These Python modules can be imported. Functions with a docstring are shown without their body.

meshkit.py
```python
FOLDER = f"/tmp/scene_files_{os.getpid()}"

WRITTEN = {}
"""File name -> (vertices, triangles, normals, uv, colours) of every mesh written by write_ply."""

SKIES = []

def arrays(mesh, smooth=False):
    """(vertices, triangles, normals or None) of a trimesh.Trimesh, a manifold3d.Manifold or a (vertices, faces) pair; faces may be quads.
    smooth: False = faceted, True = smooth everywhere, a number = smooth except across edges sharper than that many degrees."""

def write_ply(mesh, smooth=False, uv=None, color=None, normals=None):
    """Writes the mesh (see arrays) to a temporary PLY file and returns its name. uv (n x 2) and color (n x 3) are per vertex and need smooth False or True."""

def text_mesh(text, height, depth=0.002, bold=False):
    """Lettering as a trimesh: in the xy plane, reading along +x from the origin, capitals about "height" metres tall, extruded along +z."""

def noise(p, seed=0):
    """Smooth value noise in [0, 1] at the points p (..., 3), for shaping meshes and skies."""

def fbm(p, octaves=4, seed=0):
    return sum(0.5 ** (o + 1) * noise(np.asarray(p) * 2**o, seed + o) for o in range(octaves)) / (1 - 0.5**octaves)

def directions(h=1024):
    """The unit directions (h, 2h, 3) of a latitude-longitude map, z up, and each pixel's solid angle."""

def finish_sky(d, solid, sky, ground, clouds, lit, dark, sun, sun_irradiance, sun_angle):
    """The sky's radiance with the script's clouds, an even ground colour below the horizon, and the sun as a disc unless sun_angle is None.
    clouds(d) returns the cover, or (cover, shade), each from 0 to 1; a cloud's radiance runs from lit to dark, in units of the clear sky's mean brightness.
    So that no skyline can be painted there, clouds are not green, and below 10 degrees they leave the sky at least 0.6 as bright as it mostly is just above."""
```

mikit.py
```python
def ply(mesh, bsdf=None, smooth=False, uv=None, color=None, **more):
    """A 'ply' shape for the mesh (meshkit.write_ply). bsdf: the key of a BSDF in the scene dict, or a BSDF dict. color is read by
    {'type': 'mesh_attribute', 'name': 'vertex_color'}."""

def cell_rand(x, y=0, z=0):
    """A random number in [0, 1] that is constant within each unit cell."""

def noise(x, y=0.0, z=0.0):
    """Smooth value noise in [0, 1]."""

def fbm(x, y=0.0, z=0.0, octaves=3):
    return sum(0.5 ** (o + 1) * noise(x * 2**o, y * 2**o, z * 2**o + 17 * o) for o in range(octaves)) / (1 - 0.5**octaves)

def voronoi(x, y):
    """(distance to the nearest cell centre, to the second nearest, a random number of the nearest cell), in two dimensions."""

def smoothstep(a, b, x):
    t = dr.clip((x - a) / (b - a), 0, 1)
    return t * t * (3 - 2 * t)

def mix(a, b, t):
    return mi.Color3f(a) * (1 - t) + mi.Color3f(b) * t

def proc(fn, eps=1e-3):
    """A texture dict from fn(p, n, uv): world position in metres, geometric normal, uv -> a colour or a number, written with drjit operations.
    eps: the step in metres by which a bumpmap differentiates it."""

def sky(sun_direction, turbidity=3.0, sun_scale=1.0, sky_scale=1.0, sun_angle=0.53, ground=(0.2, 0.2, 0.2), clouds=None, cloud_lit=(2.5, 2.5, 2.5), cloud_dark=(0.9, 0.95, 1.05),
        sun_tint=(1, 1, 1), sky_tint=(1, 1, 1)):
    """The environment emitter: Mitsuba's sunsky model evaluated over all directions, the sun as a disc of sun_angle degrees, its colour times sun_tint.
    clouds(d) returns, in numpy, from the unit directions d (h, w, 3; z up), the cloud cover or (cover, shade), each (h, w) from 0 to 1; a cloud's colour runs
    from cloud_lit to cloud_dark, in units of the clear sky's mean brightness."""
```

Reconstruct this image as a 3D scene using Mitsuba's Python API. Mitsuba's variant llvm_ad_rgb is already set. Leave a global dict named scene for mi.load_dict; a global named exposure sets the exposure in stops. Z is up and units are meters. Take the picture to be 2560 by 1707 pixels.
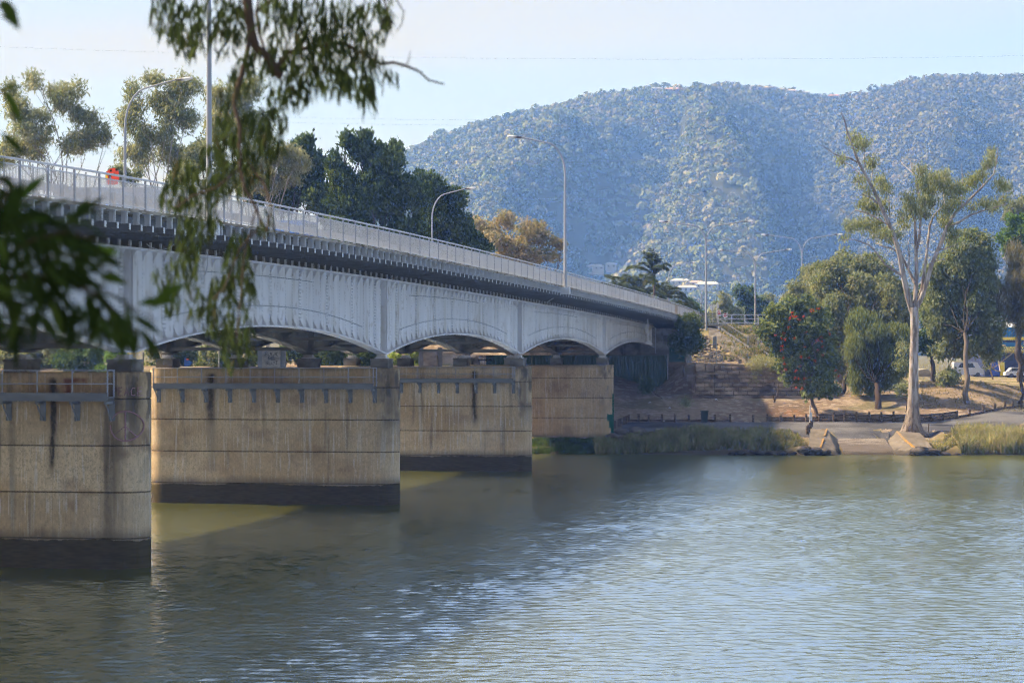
import math, random
import numpy as np, trimesh, mitsuba as mi, drjit as dr, mikit, meshkit
from mikit import noise, fbm, voronoi, cell_rand, smoothstep, mix

# ---------------------------------------------------------------- camera, sky, exposure
T = mi.ScalarTransform4f
FOC = 6044.0                 # focal length in pixels of the 2560 wide photograph (85 mm lens)
EYE = np.array([0.0, 0.0, 7.4])
TILT = math.atan(52.5 / FOC)
FWD = np.array([0, math.cos(TILT), math.sin(TILT)])
UPV = np.array([0, -math.sin(TILT), math.cos(TILT)])
scene, labels = {}, {}
scene['camera'] = {'type': 'thinlens', 'to_world': T().look_at(origin=EYE.tolist(), target=(EYE + FWD).tolist(), up=[0, 0, 1]),
                   'fov': math.degrees(2 * math.atan(1280 / FOC)), 'fov_axis': 'x', 'aperture_radius': 0.0105, 'focus_distance': 120.0,
                   'near_clip': 0.5, 'far_clip': 9000.0, 'medium': {'type': 'ref', 'id': 'air'}}
TH = math.atan(1125 / FOC)   # the bridge runs 10.5 degrees to the right of the view
BD = np.array([math.sin(TH), math.cos(TH), 0.0])       # along the bridge
BN = np.array([-math.cos(TH), math.sin(TH), 0.0])      # across it, to the left
EL, AZ = math.radians(43.0), math.radians(6.0)
SUN = (BN * math.cos(AZ) + BD * math.sin(AZ)) * math.cos(EL) + np.array([0, 0, math.sin(EL)])
exposure = 2.6


def cloud_cover(d):
    el = np.degrees(np.arcsin(np.clip(d[..., 2], -1, 1)))
    az = np.degrees(np.arctan2(d[..., 0], d[..., 1]))
    q = np.stack([az * 0.045 + el * 0.10, el * 0.34 - az * 0.02, az * 0 + 3.1], -1)
    w = meshkit.fbm(q * np.array([1.0, 1.5, 1.0]), 5, 7)
    q2 = np.stack([az * 0.02 + 9, el * 0.09, az * 0 + 1.7], -1)
    w2 = meshkit.fbm(q2, 3, 3)
    wisp = np.clip((w - 0.40) * 3.2, 0, 1) * 0.6 + np.clip((w2 - 0.3) * 2.0, 0, 1) * 0.35
    side = np.clip((8.0 - az) / 26.0, 0.0, 1.0)             # the thin high veil thickens towards the left, where the sun stands
    return np.clip(0.06 + 1.75 * wisp * (0.35 + 0.65 * side), 0, 0.94), np.clip((0.62 - w) * 1.6, 0, 0.7) * (1 - 0.5 * side)


scene['sky'] = mikit.sky(SUN.tolist(), turbidity=4.0, sun_scale=1.25, sun_angle=2.6, sky_scale=1.6, clouds=cloud_cover, cloud_lit=(1.32, 1.31, 1.34), cloud_dark=(1.03, 1.04, 1.12), sky_tint=(0.57, 0.57, 0.67))
HAZE = 1.0
scene['air'] = {'type': 'homogeneous', 'albedo': {'type': 'rgb', 'value': [0.95, 0.955, 0.96]},
                'sigma_t': {'type': 'rgb', 'value': [0.5e-4 * HAZE, 1.05e-4 * HAZE, 2.7e-4 * HAZE]}}
scene['clear'] = {'type': 'null'}
scene['haze'] = {'type': 'cube', 'to_world': T().translate([0, 1500, 205]).scale([1700, 1950, 215]), 'bsdf': {'type': 'ref', 'id': 'clear'},
                 'interior': {'type': 'ref', 'id': 'air'}}
labels['haze'] = {'kind': 'stuff'}


# ---------------------------------------------------------------- helpers
def lin(r, g, b):
    c = np.array([r, g, b]) / 255.0
    return np.where(c <= 0.04045, c / 12.92, ((c + 0.055) / 1.055) ** 2.4)


def ray(px, py):
    return np.array([(px - 1280) / FOC, 0, 0]) + UPV * (853.5 - py) / FOC + FWD


def P(px, py, Y):
    """The point that stands Y metres ahead and is seen in that pixel of the photograph."""
    d = ray(px, py)
    return EYE + d * (Y / d[1])


def B(u, v, w):
    """Bridge coordinates (along, across to the left, height) to world; arrays allowed."""
    u, v, w = np.broadcast_arrays(np.asarray(u, float), np.asarray(v, float), np.asarray(w, float))
    return T0 + u[..., None] * BD + v[..., None] * BN + w[..., None] * np.array([0, 0, 1.0])


T0 = np.array([(375 - 1280) * 87.5 / FOC, 87.5, 0.0])

QUADS = np.array([[0, 1, 3, 2], [4, 6, 7, 5], [0, 4, 5, 1], [2, 3, 7, 6], [0, 2, 6, 4], [1, 5, 7, 3]])
BOXF = np.vstack([QUADS[:, [0, 1, 2]], QUADS[:, [0, 2, 3]]])


class MB:
    """Collects pieces of one mesh."""

    def __init__(self):
        self.v, self.f, self.c, self.n = [], [], [], 0

    def add(self, v, f, c=None):
        v = np.asarray(v, float).reshape(-1, 3)
        f = np.asarray(f, int)
        if f.shape[1] == 4:
            f = np.vstack([f[:, [0, 1, 2]], f[:, [0, 2, 3]]])
        self.v.append(v)
        self.f.append(f + self.n)
        self.c.append(np.broadcast_to(np.asarray([0.5, 0.5, 0.5] if c is None else c, float), v.shape))
        self.n += len(v)
        return self

    def box(self, lo, hi, c=None, fr=None):
        lo, hi = np.asarray(lo, float), np.asarray(hi, float)
        v = np.array([[(lo, hi)[i][0], (lo, hi)[j][1], (lo, hi)[k][2]] for i in (0, 1) for j in (0, 1) for k in (0, 1)])
        if fr is not None:
            v = fr(v)
        return self.add(v, BOXF, c)

    def bar(self, a, b, w, h, c=None, up=(0, 0, 1)):
        a, b = np.asarray(a, float), np.asarray(b, float)
        d = (b - a) / np.linalg.norm(b - a)
        s = np.cross(d, up)
        if np.linalg.norm(s) < 1e-3:
            s = np.cross(d, (1, 0, 0))
        s /= np.linalg.norm(s)
        t = np.cross(s, d)
        v = np.array([p + s * i * w / 2 + t * j * h / 2 for p in (a, b) for i in (-1, 1) for j in (-1, 1)])
        return self.add(v, BOXF, c)

    def tube(self, pts, rad, n=8, c=None, cap=True):
        v, f = tube(pts, rad, n, cap)
        return self.add(v, f, c)

    def hull(self, pts, c=None):
        h = trimesh.convex.convex_hull(np.asarray(pts, float))
        return self.add(h.vertices, h.faces, c)

    def mesh(self, m, c=None):
        return self.add(m.vertices, m.faces, c)

    def arrays(self):
        return np.vstack(self.v), np.vstack(self.f), np.vstack(self.c)

    def put(self, key, mat, smooth=False, color=False, label=None, cat=None, group=None, kind=None):
        if not self.v:
            return None
        v, f, c = self.arrays()
        return put(key, (v, f), mat, smooth, c if color else None, label, cat, group, kind)


def tube(pts, rad, n=8, cap=True):
    pts = np.asarray(pts, float)
    rad = np.broadcast_to(np.asarray(rad, float), (len(pts),))
    tan = np.gradient(pts, axis=0)
    tan /= np.linalg.norm(tan, axis=1, keepdims=True) + 1e-12
    ref = np.array([0, 1, 0.0]) if abs(tan[0][1]) < 0.8 else np.array([1.0, 0, 0])
    rings = []
    for p, r, t in zip(pts, rad, tan):
        s = np.cross(t, ref)
        s /= np.linalg.norm(s) + 1e-12
        q = np.cross(s, t)
        ref = np.cross(t, s) * -1
        ref = q
        a = np.arange(n) * 2 * math.pi / n
        rings.append(p + r * (np.cos(a)[:, None] * s + np.sin(a)[:, None] * q))
    v = np.vstack(rings)
    i = np.arange(n)
    j = (i + 1) % n
    f = []
    for k in range(len(pts) - 1):
        o = k * n
        f.append(np.stack([o + i, o + j, o + n + j], 1))
        f.append(np.stack([o + i, o + n + j, o + n + i], 1))
    if cap:
        v = np.vstack([v, pts[:1], pts[-1:]])
        m = len(pts) * n
        f.append(np.stack([j, i, np.full(n, m)], 1))
        f.append(np.stack([m - n + i, m - n + j, np.full(n, m + 1)], 1))
    f = np.vstack(f)
    return v, f[:, [0, 2, 1]]


used = {}


def fresh(name):
    """The key with the next free three-digit number."""
    k = used.get(name, -1) + 1
    used[name] = k
    return name if k == 0 else f'{name}_{k:03d}'


def tag(key, label=None, cat=None, group=None, kind=None):
    d = {k: x for k, x in dict(label=label, category=cat, group=group, kind=kind).items() if x}
    if d:
        labels[key] = d


def put(key, mesh, mat, smooth=False, color=None, label=None, cat=None, group=None, kind=None):
    """One entry of the scene under a fresh key."""
    key = fresh(key)
    if color is not None and smooth not in (False, True):
        smooth = False
    scene[key] = mikit.ply(mesh, 'mat_' + mat, smooth=smooth, color=color)
    tag(key, label, cat, group, kind)
    return key


def thing(name, label, cat, group=None):
    key = fresh(name)
    tag(key, label, cat, group)
    return key


def mat(name, d, two=True):
    scene['mat_' + name] = {'type': 'twosided', 'nested': d} if two else d


def pc(fn):
    return mikit.proc(fn)


def pc2(fn, eps):
    return mikit.proc(fn, eps)


def rgb(c):
    return {'type': 'rgb', 'value': [float(x) for x in c]}


# ---------------------------------------------------------------- materials
VC = {'type': 'mesh_attribute', 'name': 'vertex_color'}


def uvw(p):
    dx, dy = p.x - float(T0[0]), p.y - float(T0[1])
    return dx * float(BD[0]) + dy * float(BD[1]), dx * float(BN[0]) + dy * float(BN[1]), p.z


def g1(x, c, s):
    return dr.exp(-dr.square((x - c) / s))


def pier_colour(p, n, uv):
    u, v, z = uvw(p)
    k = dr.floor((u + 19.75) / 39.5)                                # which pier
    big = fbm(v * 0.35 + k * 7.3, z * 0.5, u * 0.4, 3)
    streak = fbm(v * 5.5 + k * 13, z * 0.35, u * 5.5, 3)
    fine = fbm(v * 14 + k * 3, z * 9, u * 14, 3)
    lift = cell_rand(dr.floor((z - 1.09) / 1.66) + 5, k, 0)
    c = mix((0.42, 0.285, 0.15), (0.55, 0.41, 0.245), smoothstep(0.3, 0.7, big))
    c = mix(c, (0.30, 0.19, 0.105), smoothstep(0.5, 0.75, fbm(v * 0.8 + 31, z * 1.1, k * 3.7, 3)) * 0.65)
    c = c * (0.84 + 0.3 * lift)
    c = mix(c, (0.55, 0.50, 0.41), smoothstep(0.58, 0.78, streak) * 0.45)   # lime runs
    hair = fbm(v * 16 + k * 9, z * 0.9, u * 16, 2)
    c = mix(c, (0.62, 0.57, 0.48), smoothstep(0.66, 0.82, hair) * 0.4)
    c = mix(c, (0.17, 0.13, 0.09), smoothstep(0.60, 0.75, fbm(v * 24 + 3, z * 17, u * 24, 2) * 0.6 + 0.4 * big) * 0.3)   # dark lichen specks
    old = (1 - smoothstep(0.5, 1.5, v)) * smoothstep(2.0, 6.0, z) * smoothstep(0.42, 0.62, fbm(v * 2.3 + 8 * k, z * 1.2, u * 2.3, 4))
    c = mix(c, (0.085, 0.075, 0.062), old * 0.75)                    # grey weathering round the near end
    for jz in (1.09, 2.75, 4.42, 6.1):
        c = mix(c, (0.05, 0.04, 0.03), g1(z, jz - 0.01, 0.022) * 0.85)
    c = mix(c, (0.14, 0.115, 0.08), smoothstep(0.62, 0.8, fbm(v * 3.1 + 9, z * 0.22, k * 5 + u * 3, 3)) * 0.5)
    c = c * (0.80 + 0.40 * fine) * (0.92 + 0.16 * noise(v * 22, 0.5, u * 22))
    zig = (noise(z * 1.1, k, 3.3) - 0.5) * 0.10 + (fbm(v * 9, z * 3, k, 2) - 0.5) * 0.14
    run = mi.Float(0)
    for kk, vc, w, zlo, zhi, a in ((0, 3.32, .13, 3.6, 6.9, .95), (0, 1.15, .26, 0.8, 7.0, .55), (0, 0.3, .2, 5.6, 7.0, .7), (1, 9.95, .24, 4.6, 6.9, .9), (1, 9.9, .3, 2.0, 4.8, .3),
                                (1, 0.35, .3, 4.4, 7.1, .6), (2, 3.8, .2, 3.4, 6.9, .92), (2, 0.35, .25, 4.4, 7.1, .55), (3, 7.2, .2, 5.9, 7.2, .4), (0, 6.9, .2, 5.5, 6.7, .5)):
        edge = smoothstep(zlo - 0.6, zlo + 0.5, z) * (1 - smoothstep(zhi - 0.2, zhi + 0.05, z))
        run += a * g1(v + zig, vc, w) * edge * dr.select(k == kk, 1.0, 0.0) * (0.6 + 0.8 * fine)
    c = mix(c, (0.035, 0.032, 0.028), dr.clip(run, 0, 0.92))
    paint = dr.select(k == 0, 1.0, 0.0) * smoothstep(6.12, 6.2, z) * (1 - smoothstep(6.75, 6.9, z)) * smoothstep(1.7, 1.95, v) * (1 - smoothstep(2.85, 3.1, v))
    c = mix(c, (0.17, 0.055, 0.035), paint * smoothstep(0.35, 0.6, fbm(v * 2.2, z * 1.4, 4.0, 3)) * 0.85)
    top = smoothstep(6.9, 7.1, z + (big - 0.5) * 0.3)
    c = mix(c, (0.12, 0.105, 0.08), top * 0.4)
    tide = 1.02 + (noise(v * 0.7 + k, u, 0) - 0.5) * 0.16 + (fbm(v * 5 + k, u * 5, 0, 3) - 0.5) * 0.12
    c = mix(c, (0.10, 0.08, 0.055), (1 - smoothstep(tide, tide + 0.55, z)) * 0.7)
    wet = 1 - smoothstep(tide - 0.03, tide + 0.03, z)
    return mix(c, mi.Color3f(0.060, 0.047, 0.024) * (0.7 + 0.6 * fbm(v * 3, z * 14, k, 2)), wet * 0.95)


mat('pier_concrete', {'type': 'diffuse', 'reflectance': pc(pier_colour)})


def girder_colour(p, n, uv):
    u, v, z = uvw(p)
    pan = cell_rand(dr.floor(u / 4.8), dr.floor(v * 0.3), 2)
    s = fbm(u * 2.2, z * 0.25, v, 3)
    c = mix((0.56, 0.545, 0.54), (0.63, 0.615, 0.605), smoothstep(0.3, 0.7, s)) * (0.93 + 0.12 * pan)
    c = mix(c, (0.40, 0.36, 0.28), smoothstep(0.52, 0.75, fbm(u * 1.6 + 5, z * 0.22, v, 3)) * 0.42)
    c = mix(c, (0.30, 0.20, 0.12), smoothstep(0.70, 0.84, fbm(u * 5.5 + 2, z * 0.5, v + 9, 3)) * 0.4)
    c = mix(c, (0.22, 0.15, 0.09), smoothstep(0.68, 0.8, fbm(u * 3, z * 3, v + 3, 3)) * 0.35)
    return c


mat('girder_paint', {'type': 'principled', 'base_color': pc(girder_colour), 'roughness': 0.55, 'specular': 0.3})


def slab_colour(p, n, uv):
    u, v, z = uvw(p)
    s = fbm(u * 0.9, v * 2, z * 4, 4)
    c = mix((0.22, 0.185, 0.14), (0.40, 0.36, 0.29), smoothstep(0.3, 0.68, s))
    return mix(c, (0.07, 0.06, 0.05), smoothstep(0.58, 0.72, fbm(u * 2.3 + 4, z * 1.5, v, 3)) * 0.7)


mat('slab_concrete', {'type': 'diffuse', 'reflectance': pc(slab_colour)})


def concrete_colour(p, n, uv):
    s = fbm(p.x * 0.9, p.y * 0.9, p.z * 1.2, 4)
    f = fbm(p.x * 9, p.y * 9, p.z * 9, 2)
    c = mix((0.25, 0.225, 0.185), (0.46, 0.43, 0.37), smoothstep(0.3, 0.7, s)) * (0.82 + 0.36 * f)
    return mix(c, (0.10, 0.09, 0.075), smoothstep(0.56, 0.74, fbm(p.x * 2 + 8, p.y * 2, p.z * 0.7, 3)) * 0.6)


mat('concrete', {'type': 'diffuse', 'reflectance': pc(concrete_colour)})


def weathered(p, n, uv):
    return None


mat('galvanised', {'type': 'principled', 'base_color': pc(lambda p, n, uv: mix((0.42, 0.43, 0.44), (0.60, 0.605, 0.60), fbm(p.x * 1.7, p.y * 1.7, p.z * 2.5, 3))), 'roughness': 0.5, 'metallic': 0.15, 'specular': 0.4})


def panel_colour(p, n, uv):
    u, v, z = uvw(p)
    k = dr.floor(u / 2.17)
    r = smoothstep(0.55, 0.75, cell_rand(k, 3, 1)) * smoothstep(95, 130, u) * smoothstep(0.35, 0.6, fbm(u * 1.3, z * 1.2, 0, 2))
    c = mix((0.50, 0.50, 0.485), (0.60, 0.60, 0.585), fbm(u * 0.6, z, 0, 3))
    return mix(c, (0.36, 0.24, 0.12), r * 0.7)


mat('baluster_paint', {'type': 'principled', 'base_color': pc(panel_colour), 'roughness': 0.5, 'specular': 0.35})
mat('beam_steel', {'type': 'principled', 'base_color': pc(lambda p, n, uv: mix((0.17, 0.18, 0.195), (0.29, 0.30, 0.315), fbm(p.x * 1.1, p.y * 1.1, p.z * 2, 3))), 'roughness': 0.6, 'specular': 0.3})
mat('asphalt', {'type': 'diffuse', 'reflectance': pc(lambda p, n, uv: mix((0.075, 0.075, 0.08), (0.15, 0.148, 0.148), smoothstep(0.25, 0.75, fbm(p.x * 0.35, p.y * 0.35, 0, 4))) * (0.8 + 0.4 * fbm(p.x * 11, p.y * 11, 0, 2)))})


def ground_colour(p, n, uv):
    a = fbm(p.x * 0.16, p.y * 0.16, 0, 4)
    f = fbm(p.x * 3.1, p.y * 3.1, p.z * 3, 3)
    ch = voronoi(p.x * 2.6, p.y * 2.6)[2]
    c = mix((0.165, 0.122, 0.086), (0.29, 0.228, 0.166), smoothstep(0.3, 0.7, a))
    c = mix(c, (0.43, 0.35, 0.265), smoothstep(0.60, 0.95, ch) * 0.5)                       # dry leaf litter
    c = c * (0.66 + 0.7 * f)
    c = mix(c, (0.10, 0.105, 0.032), smoothstep(0.55, 0.72, fbm(p.x * 0.21 + 40, p.y * 0.21, 0, 4)) * 0.55)
    red = g1(p.x, 24.6, 2.4) * g1(p.y, 216.5, 1.8)
    c = mix(c, (0.23, 0.105, 0.05), red * 0.7 * smoothstep(0.4, 0.6, f))
    straw = smoothstep(30, 36, p.x) * smoothstep(219, 226, p.y)
    c = mix(c, mix((0.20, 0.155, 0.105), (0.34, 0.272, 0.19), f), straw * 0.75)
    bank = 1 - smoothstep(201.5, 203.5, p.y)                                               # grass along the water
    c = mix(c, mix((0.09, 0.085, 0.03), (0.20, 0.165, 0.075), f), bank * 0.8)
    mud = 1 - smoothstep(0.15, 0.6, p.z)
    c = mix(c, (0.055, 0.046, 0.033), mud * 0.85)
    emb = smoothstep(249, 253, p.y) * smoothstep(17.0, 19, p.x)
    c = mix(c, mix((0.12, 0.125, 0.04), (0.33, 0.265, 0.16), smoothstep(0.3, 0.65, fbm(p.x * 0.5, p.y * 0.5, p.z, 3))), emb * 0.85)
    far = smoothstep(300, 420, p.y)
    return mix(c, (0.13, 0.125, 0.06), far * 0.8)


mat('bank_ground', {'type': 'diffuse', 'reflectance': pc(ground_colour)})
mat('hill_ground', {'type': 'diffuse', 'reflectance': pc(lambda p, n, uv: mix(mix((0.035, 0.042, 0.016), (0.075, 0.075, 0.033), fbm(p.x * 0.02, p.y * 0.02, 0, 4)), (0.30, 0.22, 0.16),
                    smoothstep(0.54, 0.66, fbm(p.x * 0.03, p.y * 0.016 + p.z * 0.02, 3.3, 4)) * g1(p.x - (p.y - 2060) * 0.355, 54, 22) * g1(p.y, 2128, 80)))})
mat('leaf', {'type': 'principledthin', 'base_color': VC, 'roughness': 0.6, 'diff_trans': 0.95, 'spec_trans': 0.0, 'eta': 1.15}, two=False)
mat('gloss_leaf', {'type': 'principledthin', 'base_color': VC, 'roughness': 0.55, 'diff_trans': 0.8, 'spec_trans': 0.0, 'eta': 1.18}, two=False)
mat('matt', {'type': 'diffuse', 'reflectance': VC})
mat('paint', {'type': 'principled', 'base_color': VC, 'roughness': 0.35, 'specular': 0.5})


def bark_colour(p, n, uv):
    s = fbm(p.x * 5, p.y * 5, p.z * 0.9, 4)
    low = 1 - smoothstep(2.4, 6.5, p.z + (s - 0.5) * 4)
    c = mix((0.24, 0.20, 0.165), (0.42, 0.38, 0.34), smoothstep(0.32, 0.62, s))
    c = mix(c, (0.17, 0.13, 0.105), smoothstep(0.53, 0.64, fbm(p.x * 3.4 + 7, p.y * 3.4, p.z * 0.5, 4)) * 0.7)
    c = mix(c, (0.50, 0.40, 0.32), smoothstep(0.56, 0.66, fbm(p.x * 2.6 + 1, p.y * 2.6, p.z * 0.8 + 4, 4)) * 0.5)
    return mix(c, mix((0.09, 0.07, 0.055), (0.27, 0.215, 0.17), smoothstep(0.35, 0.65, fbm(p.x * 9, p.y * 9, p.z * 1.6, 3))), low * 0.8)


mat('gum_bark', {'type': 'diffuse', 'reflectance': pc(bark_colour)})


def stone_colour(p, n, uv):
    s = fbm(p.x * 1.3, p.y * 1.3, p.z * 2.1, 4)
    c = mix((0.21, 0.155, 0.11), (0.42, 0.325, 0.235), smoothstep(0.3, 0.68, s))
    blk = cell_rand(dr.floor(p.x * 1.1 + dr.floor(p.z / 0.37) * 0.5), dr.floor(p.z / 0.37), 0)
    c = c * (0.72 + 0.56 * blk)
    return mix(c, (0.03, 0.026, 0.022), smoothstep(0.55, 0.75, fbm(p.x * 0.8 + 3, p.y, p.z * 1.0, 3)) * 0.7)


mat('sandstone', {'type': 'diffuse', 'reflectance': pc(stone_colour)})
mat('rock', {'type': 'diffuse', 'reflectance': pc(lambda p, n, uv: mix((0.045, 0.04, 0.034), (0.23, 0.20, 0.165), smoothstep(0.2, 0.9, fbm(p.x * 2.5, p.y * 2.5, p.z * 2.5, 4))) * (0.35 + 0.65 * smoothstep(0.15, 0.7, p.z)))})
mat('timber', {'type': 'diffuse', 'reflectance': pc(lambda p, n, uv: mix((0.06, 0.045, 0.035), (0.20, 0.155, 0.115), smoothstep(0.25, 0.75, fbm(p.x * 2, p.y * 6, p.z * 9, 3))))})
mat('water_skin', {'type': 'bumpmap', 'scale': 1.0, 'nested_texture': pc2(lambda p, n, uv: 0.013 * fbm(p.x * 3.6 + p.y * 0.5, p.y * 6.0, 0, 3) * (0.4 + 1.2 * fbm(p.x * 0.06, p.y * 0.1, 4.0, 2)), 0.02),
                   'bsdf': {'type': 'blendbsdf', 'weight': 0.58,
                            'murky': {'type': 'principled', 'specular': 0.8, 'roughness': 0.08, 'base_color': pc(lambda p, n, uv: mix((0.100, 0.106, 0.020), (0.122, 0.126, 0.027), fbm(p.x * 0.08, p.y * 0.05, 0, 3)))},
                            'sheen': {'type': 'roughconductor', 'material': 'none', 'alpha': 0.05, 'specular_reflectance': rgb((0.78, 0.90, 1.0))}}})

mat('post_steel', {'type': 'principled', 'base_color': pc(lambda p, n, uv: mix((0.26, 0.275, 0.30), (0.36, 0.375, 0.40), fbm(p.x * 1.7, p.y * 1.7, p.z * 2.5, 2))), 'roughness': 0.5, 'specular': 0.3})


def ramp_colour(p, n, uv):
    f = fbm(p.x * 1.3, p.y * 4, p.z, 3)
    c = mix((0.17, 0.145, 0.12), (0.25, 0.22, 0.185), smoothstep(0.3, 0.7, f)) * (0.8 + 0.4 * fbm(p.x * 9, p.y * 9, p.z * 9, 2))
    c = mix(c, (0.12, 0.10, 0.08), (1 - smoothstep(0.6, 1.0, p.z + (f - 0.5) * 0.5)) * 0.8)
    return mix(c, (0.055, 0.048, 0.036), (1 - smoothstep(0.08, 0.32, p.z + (f - 0.5) * 0.3)) * 0.9)


mat('ramp_concrete', {'type': 'diffuse', 'reflectance': pc(ramp_colour)})


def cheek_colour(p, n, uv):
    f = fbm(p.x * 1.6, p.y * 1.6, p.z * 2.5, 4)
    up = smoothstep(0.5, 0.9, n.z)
    c = mix(mix((0.13, 0.11, 0.085), (0.24, 0.21, 0.17), f), mix((0.30, 0.27, 0.225), (0.46, 0.425, 0.36), smoothstep(0.3, 0.7, f)), up)  # tops paler, sides darker: light and shade put into the colour
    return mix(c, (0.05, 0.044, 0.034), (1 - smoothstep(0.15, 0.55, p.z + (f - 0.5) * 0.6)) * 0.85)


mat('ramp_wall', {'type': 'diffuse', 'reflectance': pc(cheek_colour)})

mat('lamp_steel', {'type': 'principled', 'base_color': rgb((0.33, 0.345, 0.37)), 'roughness': 0.5, 'specular': 0.3})
mat('wire', {'type': 'diffuse', 'reflectance': rgb((0.16, 0.17, 0.19))})

mat('dark_steel', {'type': 'principled', 'base_color': pc(lambda p, n, uv: mix((0.075, 0.08, 0.085), (0.15, 0.155, 0.16), fbm(p.x * 2, p.y * 2, p.z * 3, 3))), 'roughness': 0.6, 'specular': 0.3})

mat('grimy_shade_steel', {'type': 'diffuse', 'reflectance': pc(lambda p, n, uv: mix((0.13, 0.12, 0.105), (0.24, 0.225, 0.20), smoothstep(0.25, 0.75, fbm(p.x * 0.9, p.y * 0.9, p.z * 1.4, 4))))})  # inner steel: grime, plus the shade under the deck put into its colour
mat('old_shade_concrete', {'type': 'diffuse', 'reflectance': pc(lambda p, n, uv: mix((0.11, 0.098, 0.082), (0.24, 0.22, 0.19), smoothstep(0.25, 0.75, fbm(p.x * 1.4, p.y * 1.4, p.z * 2.2, 4))))})
mat('walkway_steel', {'type': 'principled', 'base_color': pc(lambda p, n, uv: mix((0.11, 0.112, 0.115), (0.20, 0.205, 0.21), fbm(p.x * 2, p.y * 2, p.z * 3, 3))), 'roughness': 0.6, 'specular': 0.3})
# ---------------------------------------------------------------- the bridge
def PV(px, py, v0):
    """The point of the upright plane v = v0 along the bridge that is seen in that pixel."""
    d = ray(px, py)
    t = (v0 - float((EYE - T0) @ BN)) / float(d @ BN)
    return EYE + d * t


def uv_of(p):
    return float((p - T0) @ BD), float((p - T0) @ BN)


VR = -2.3                                                           # the near parapet
_pts = [PV(x, y, VR) for x, y in ((0, 388), (307, 438), (420, 460), (1006, 577.8), (1148.7, 611.4), (1299.7, 648.6), (1410, 679), (1536.7, 711), (1663, 749), (1745, 778))]
_pu, _pz = np.array([uv_of(p)[0] for p in _pts]), np.array([p[2] for p in _pts])
_fit = np.polyfit(_pu, _pz, 4)


def rail(u):
    u = np.asarray(u, float)
    lo = _pu[0]
    s0 = np.polyval(np.polyder(_fit), lo)
    return np.where(u < lo, np.polyval(_fit, lo) + s0 * (u - lo) * 0.6, np.polyval(_fit, np.clip(u, lo, 166)))


PIERS = [0, 39.5, 79.0, 118.5]
U0, UE, UD = -39.5, 151.4, 166.0                                    # first pier out of view, end of the girders, end of the deck


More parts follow.
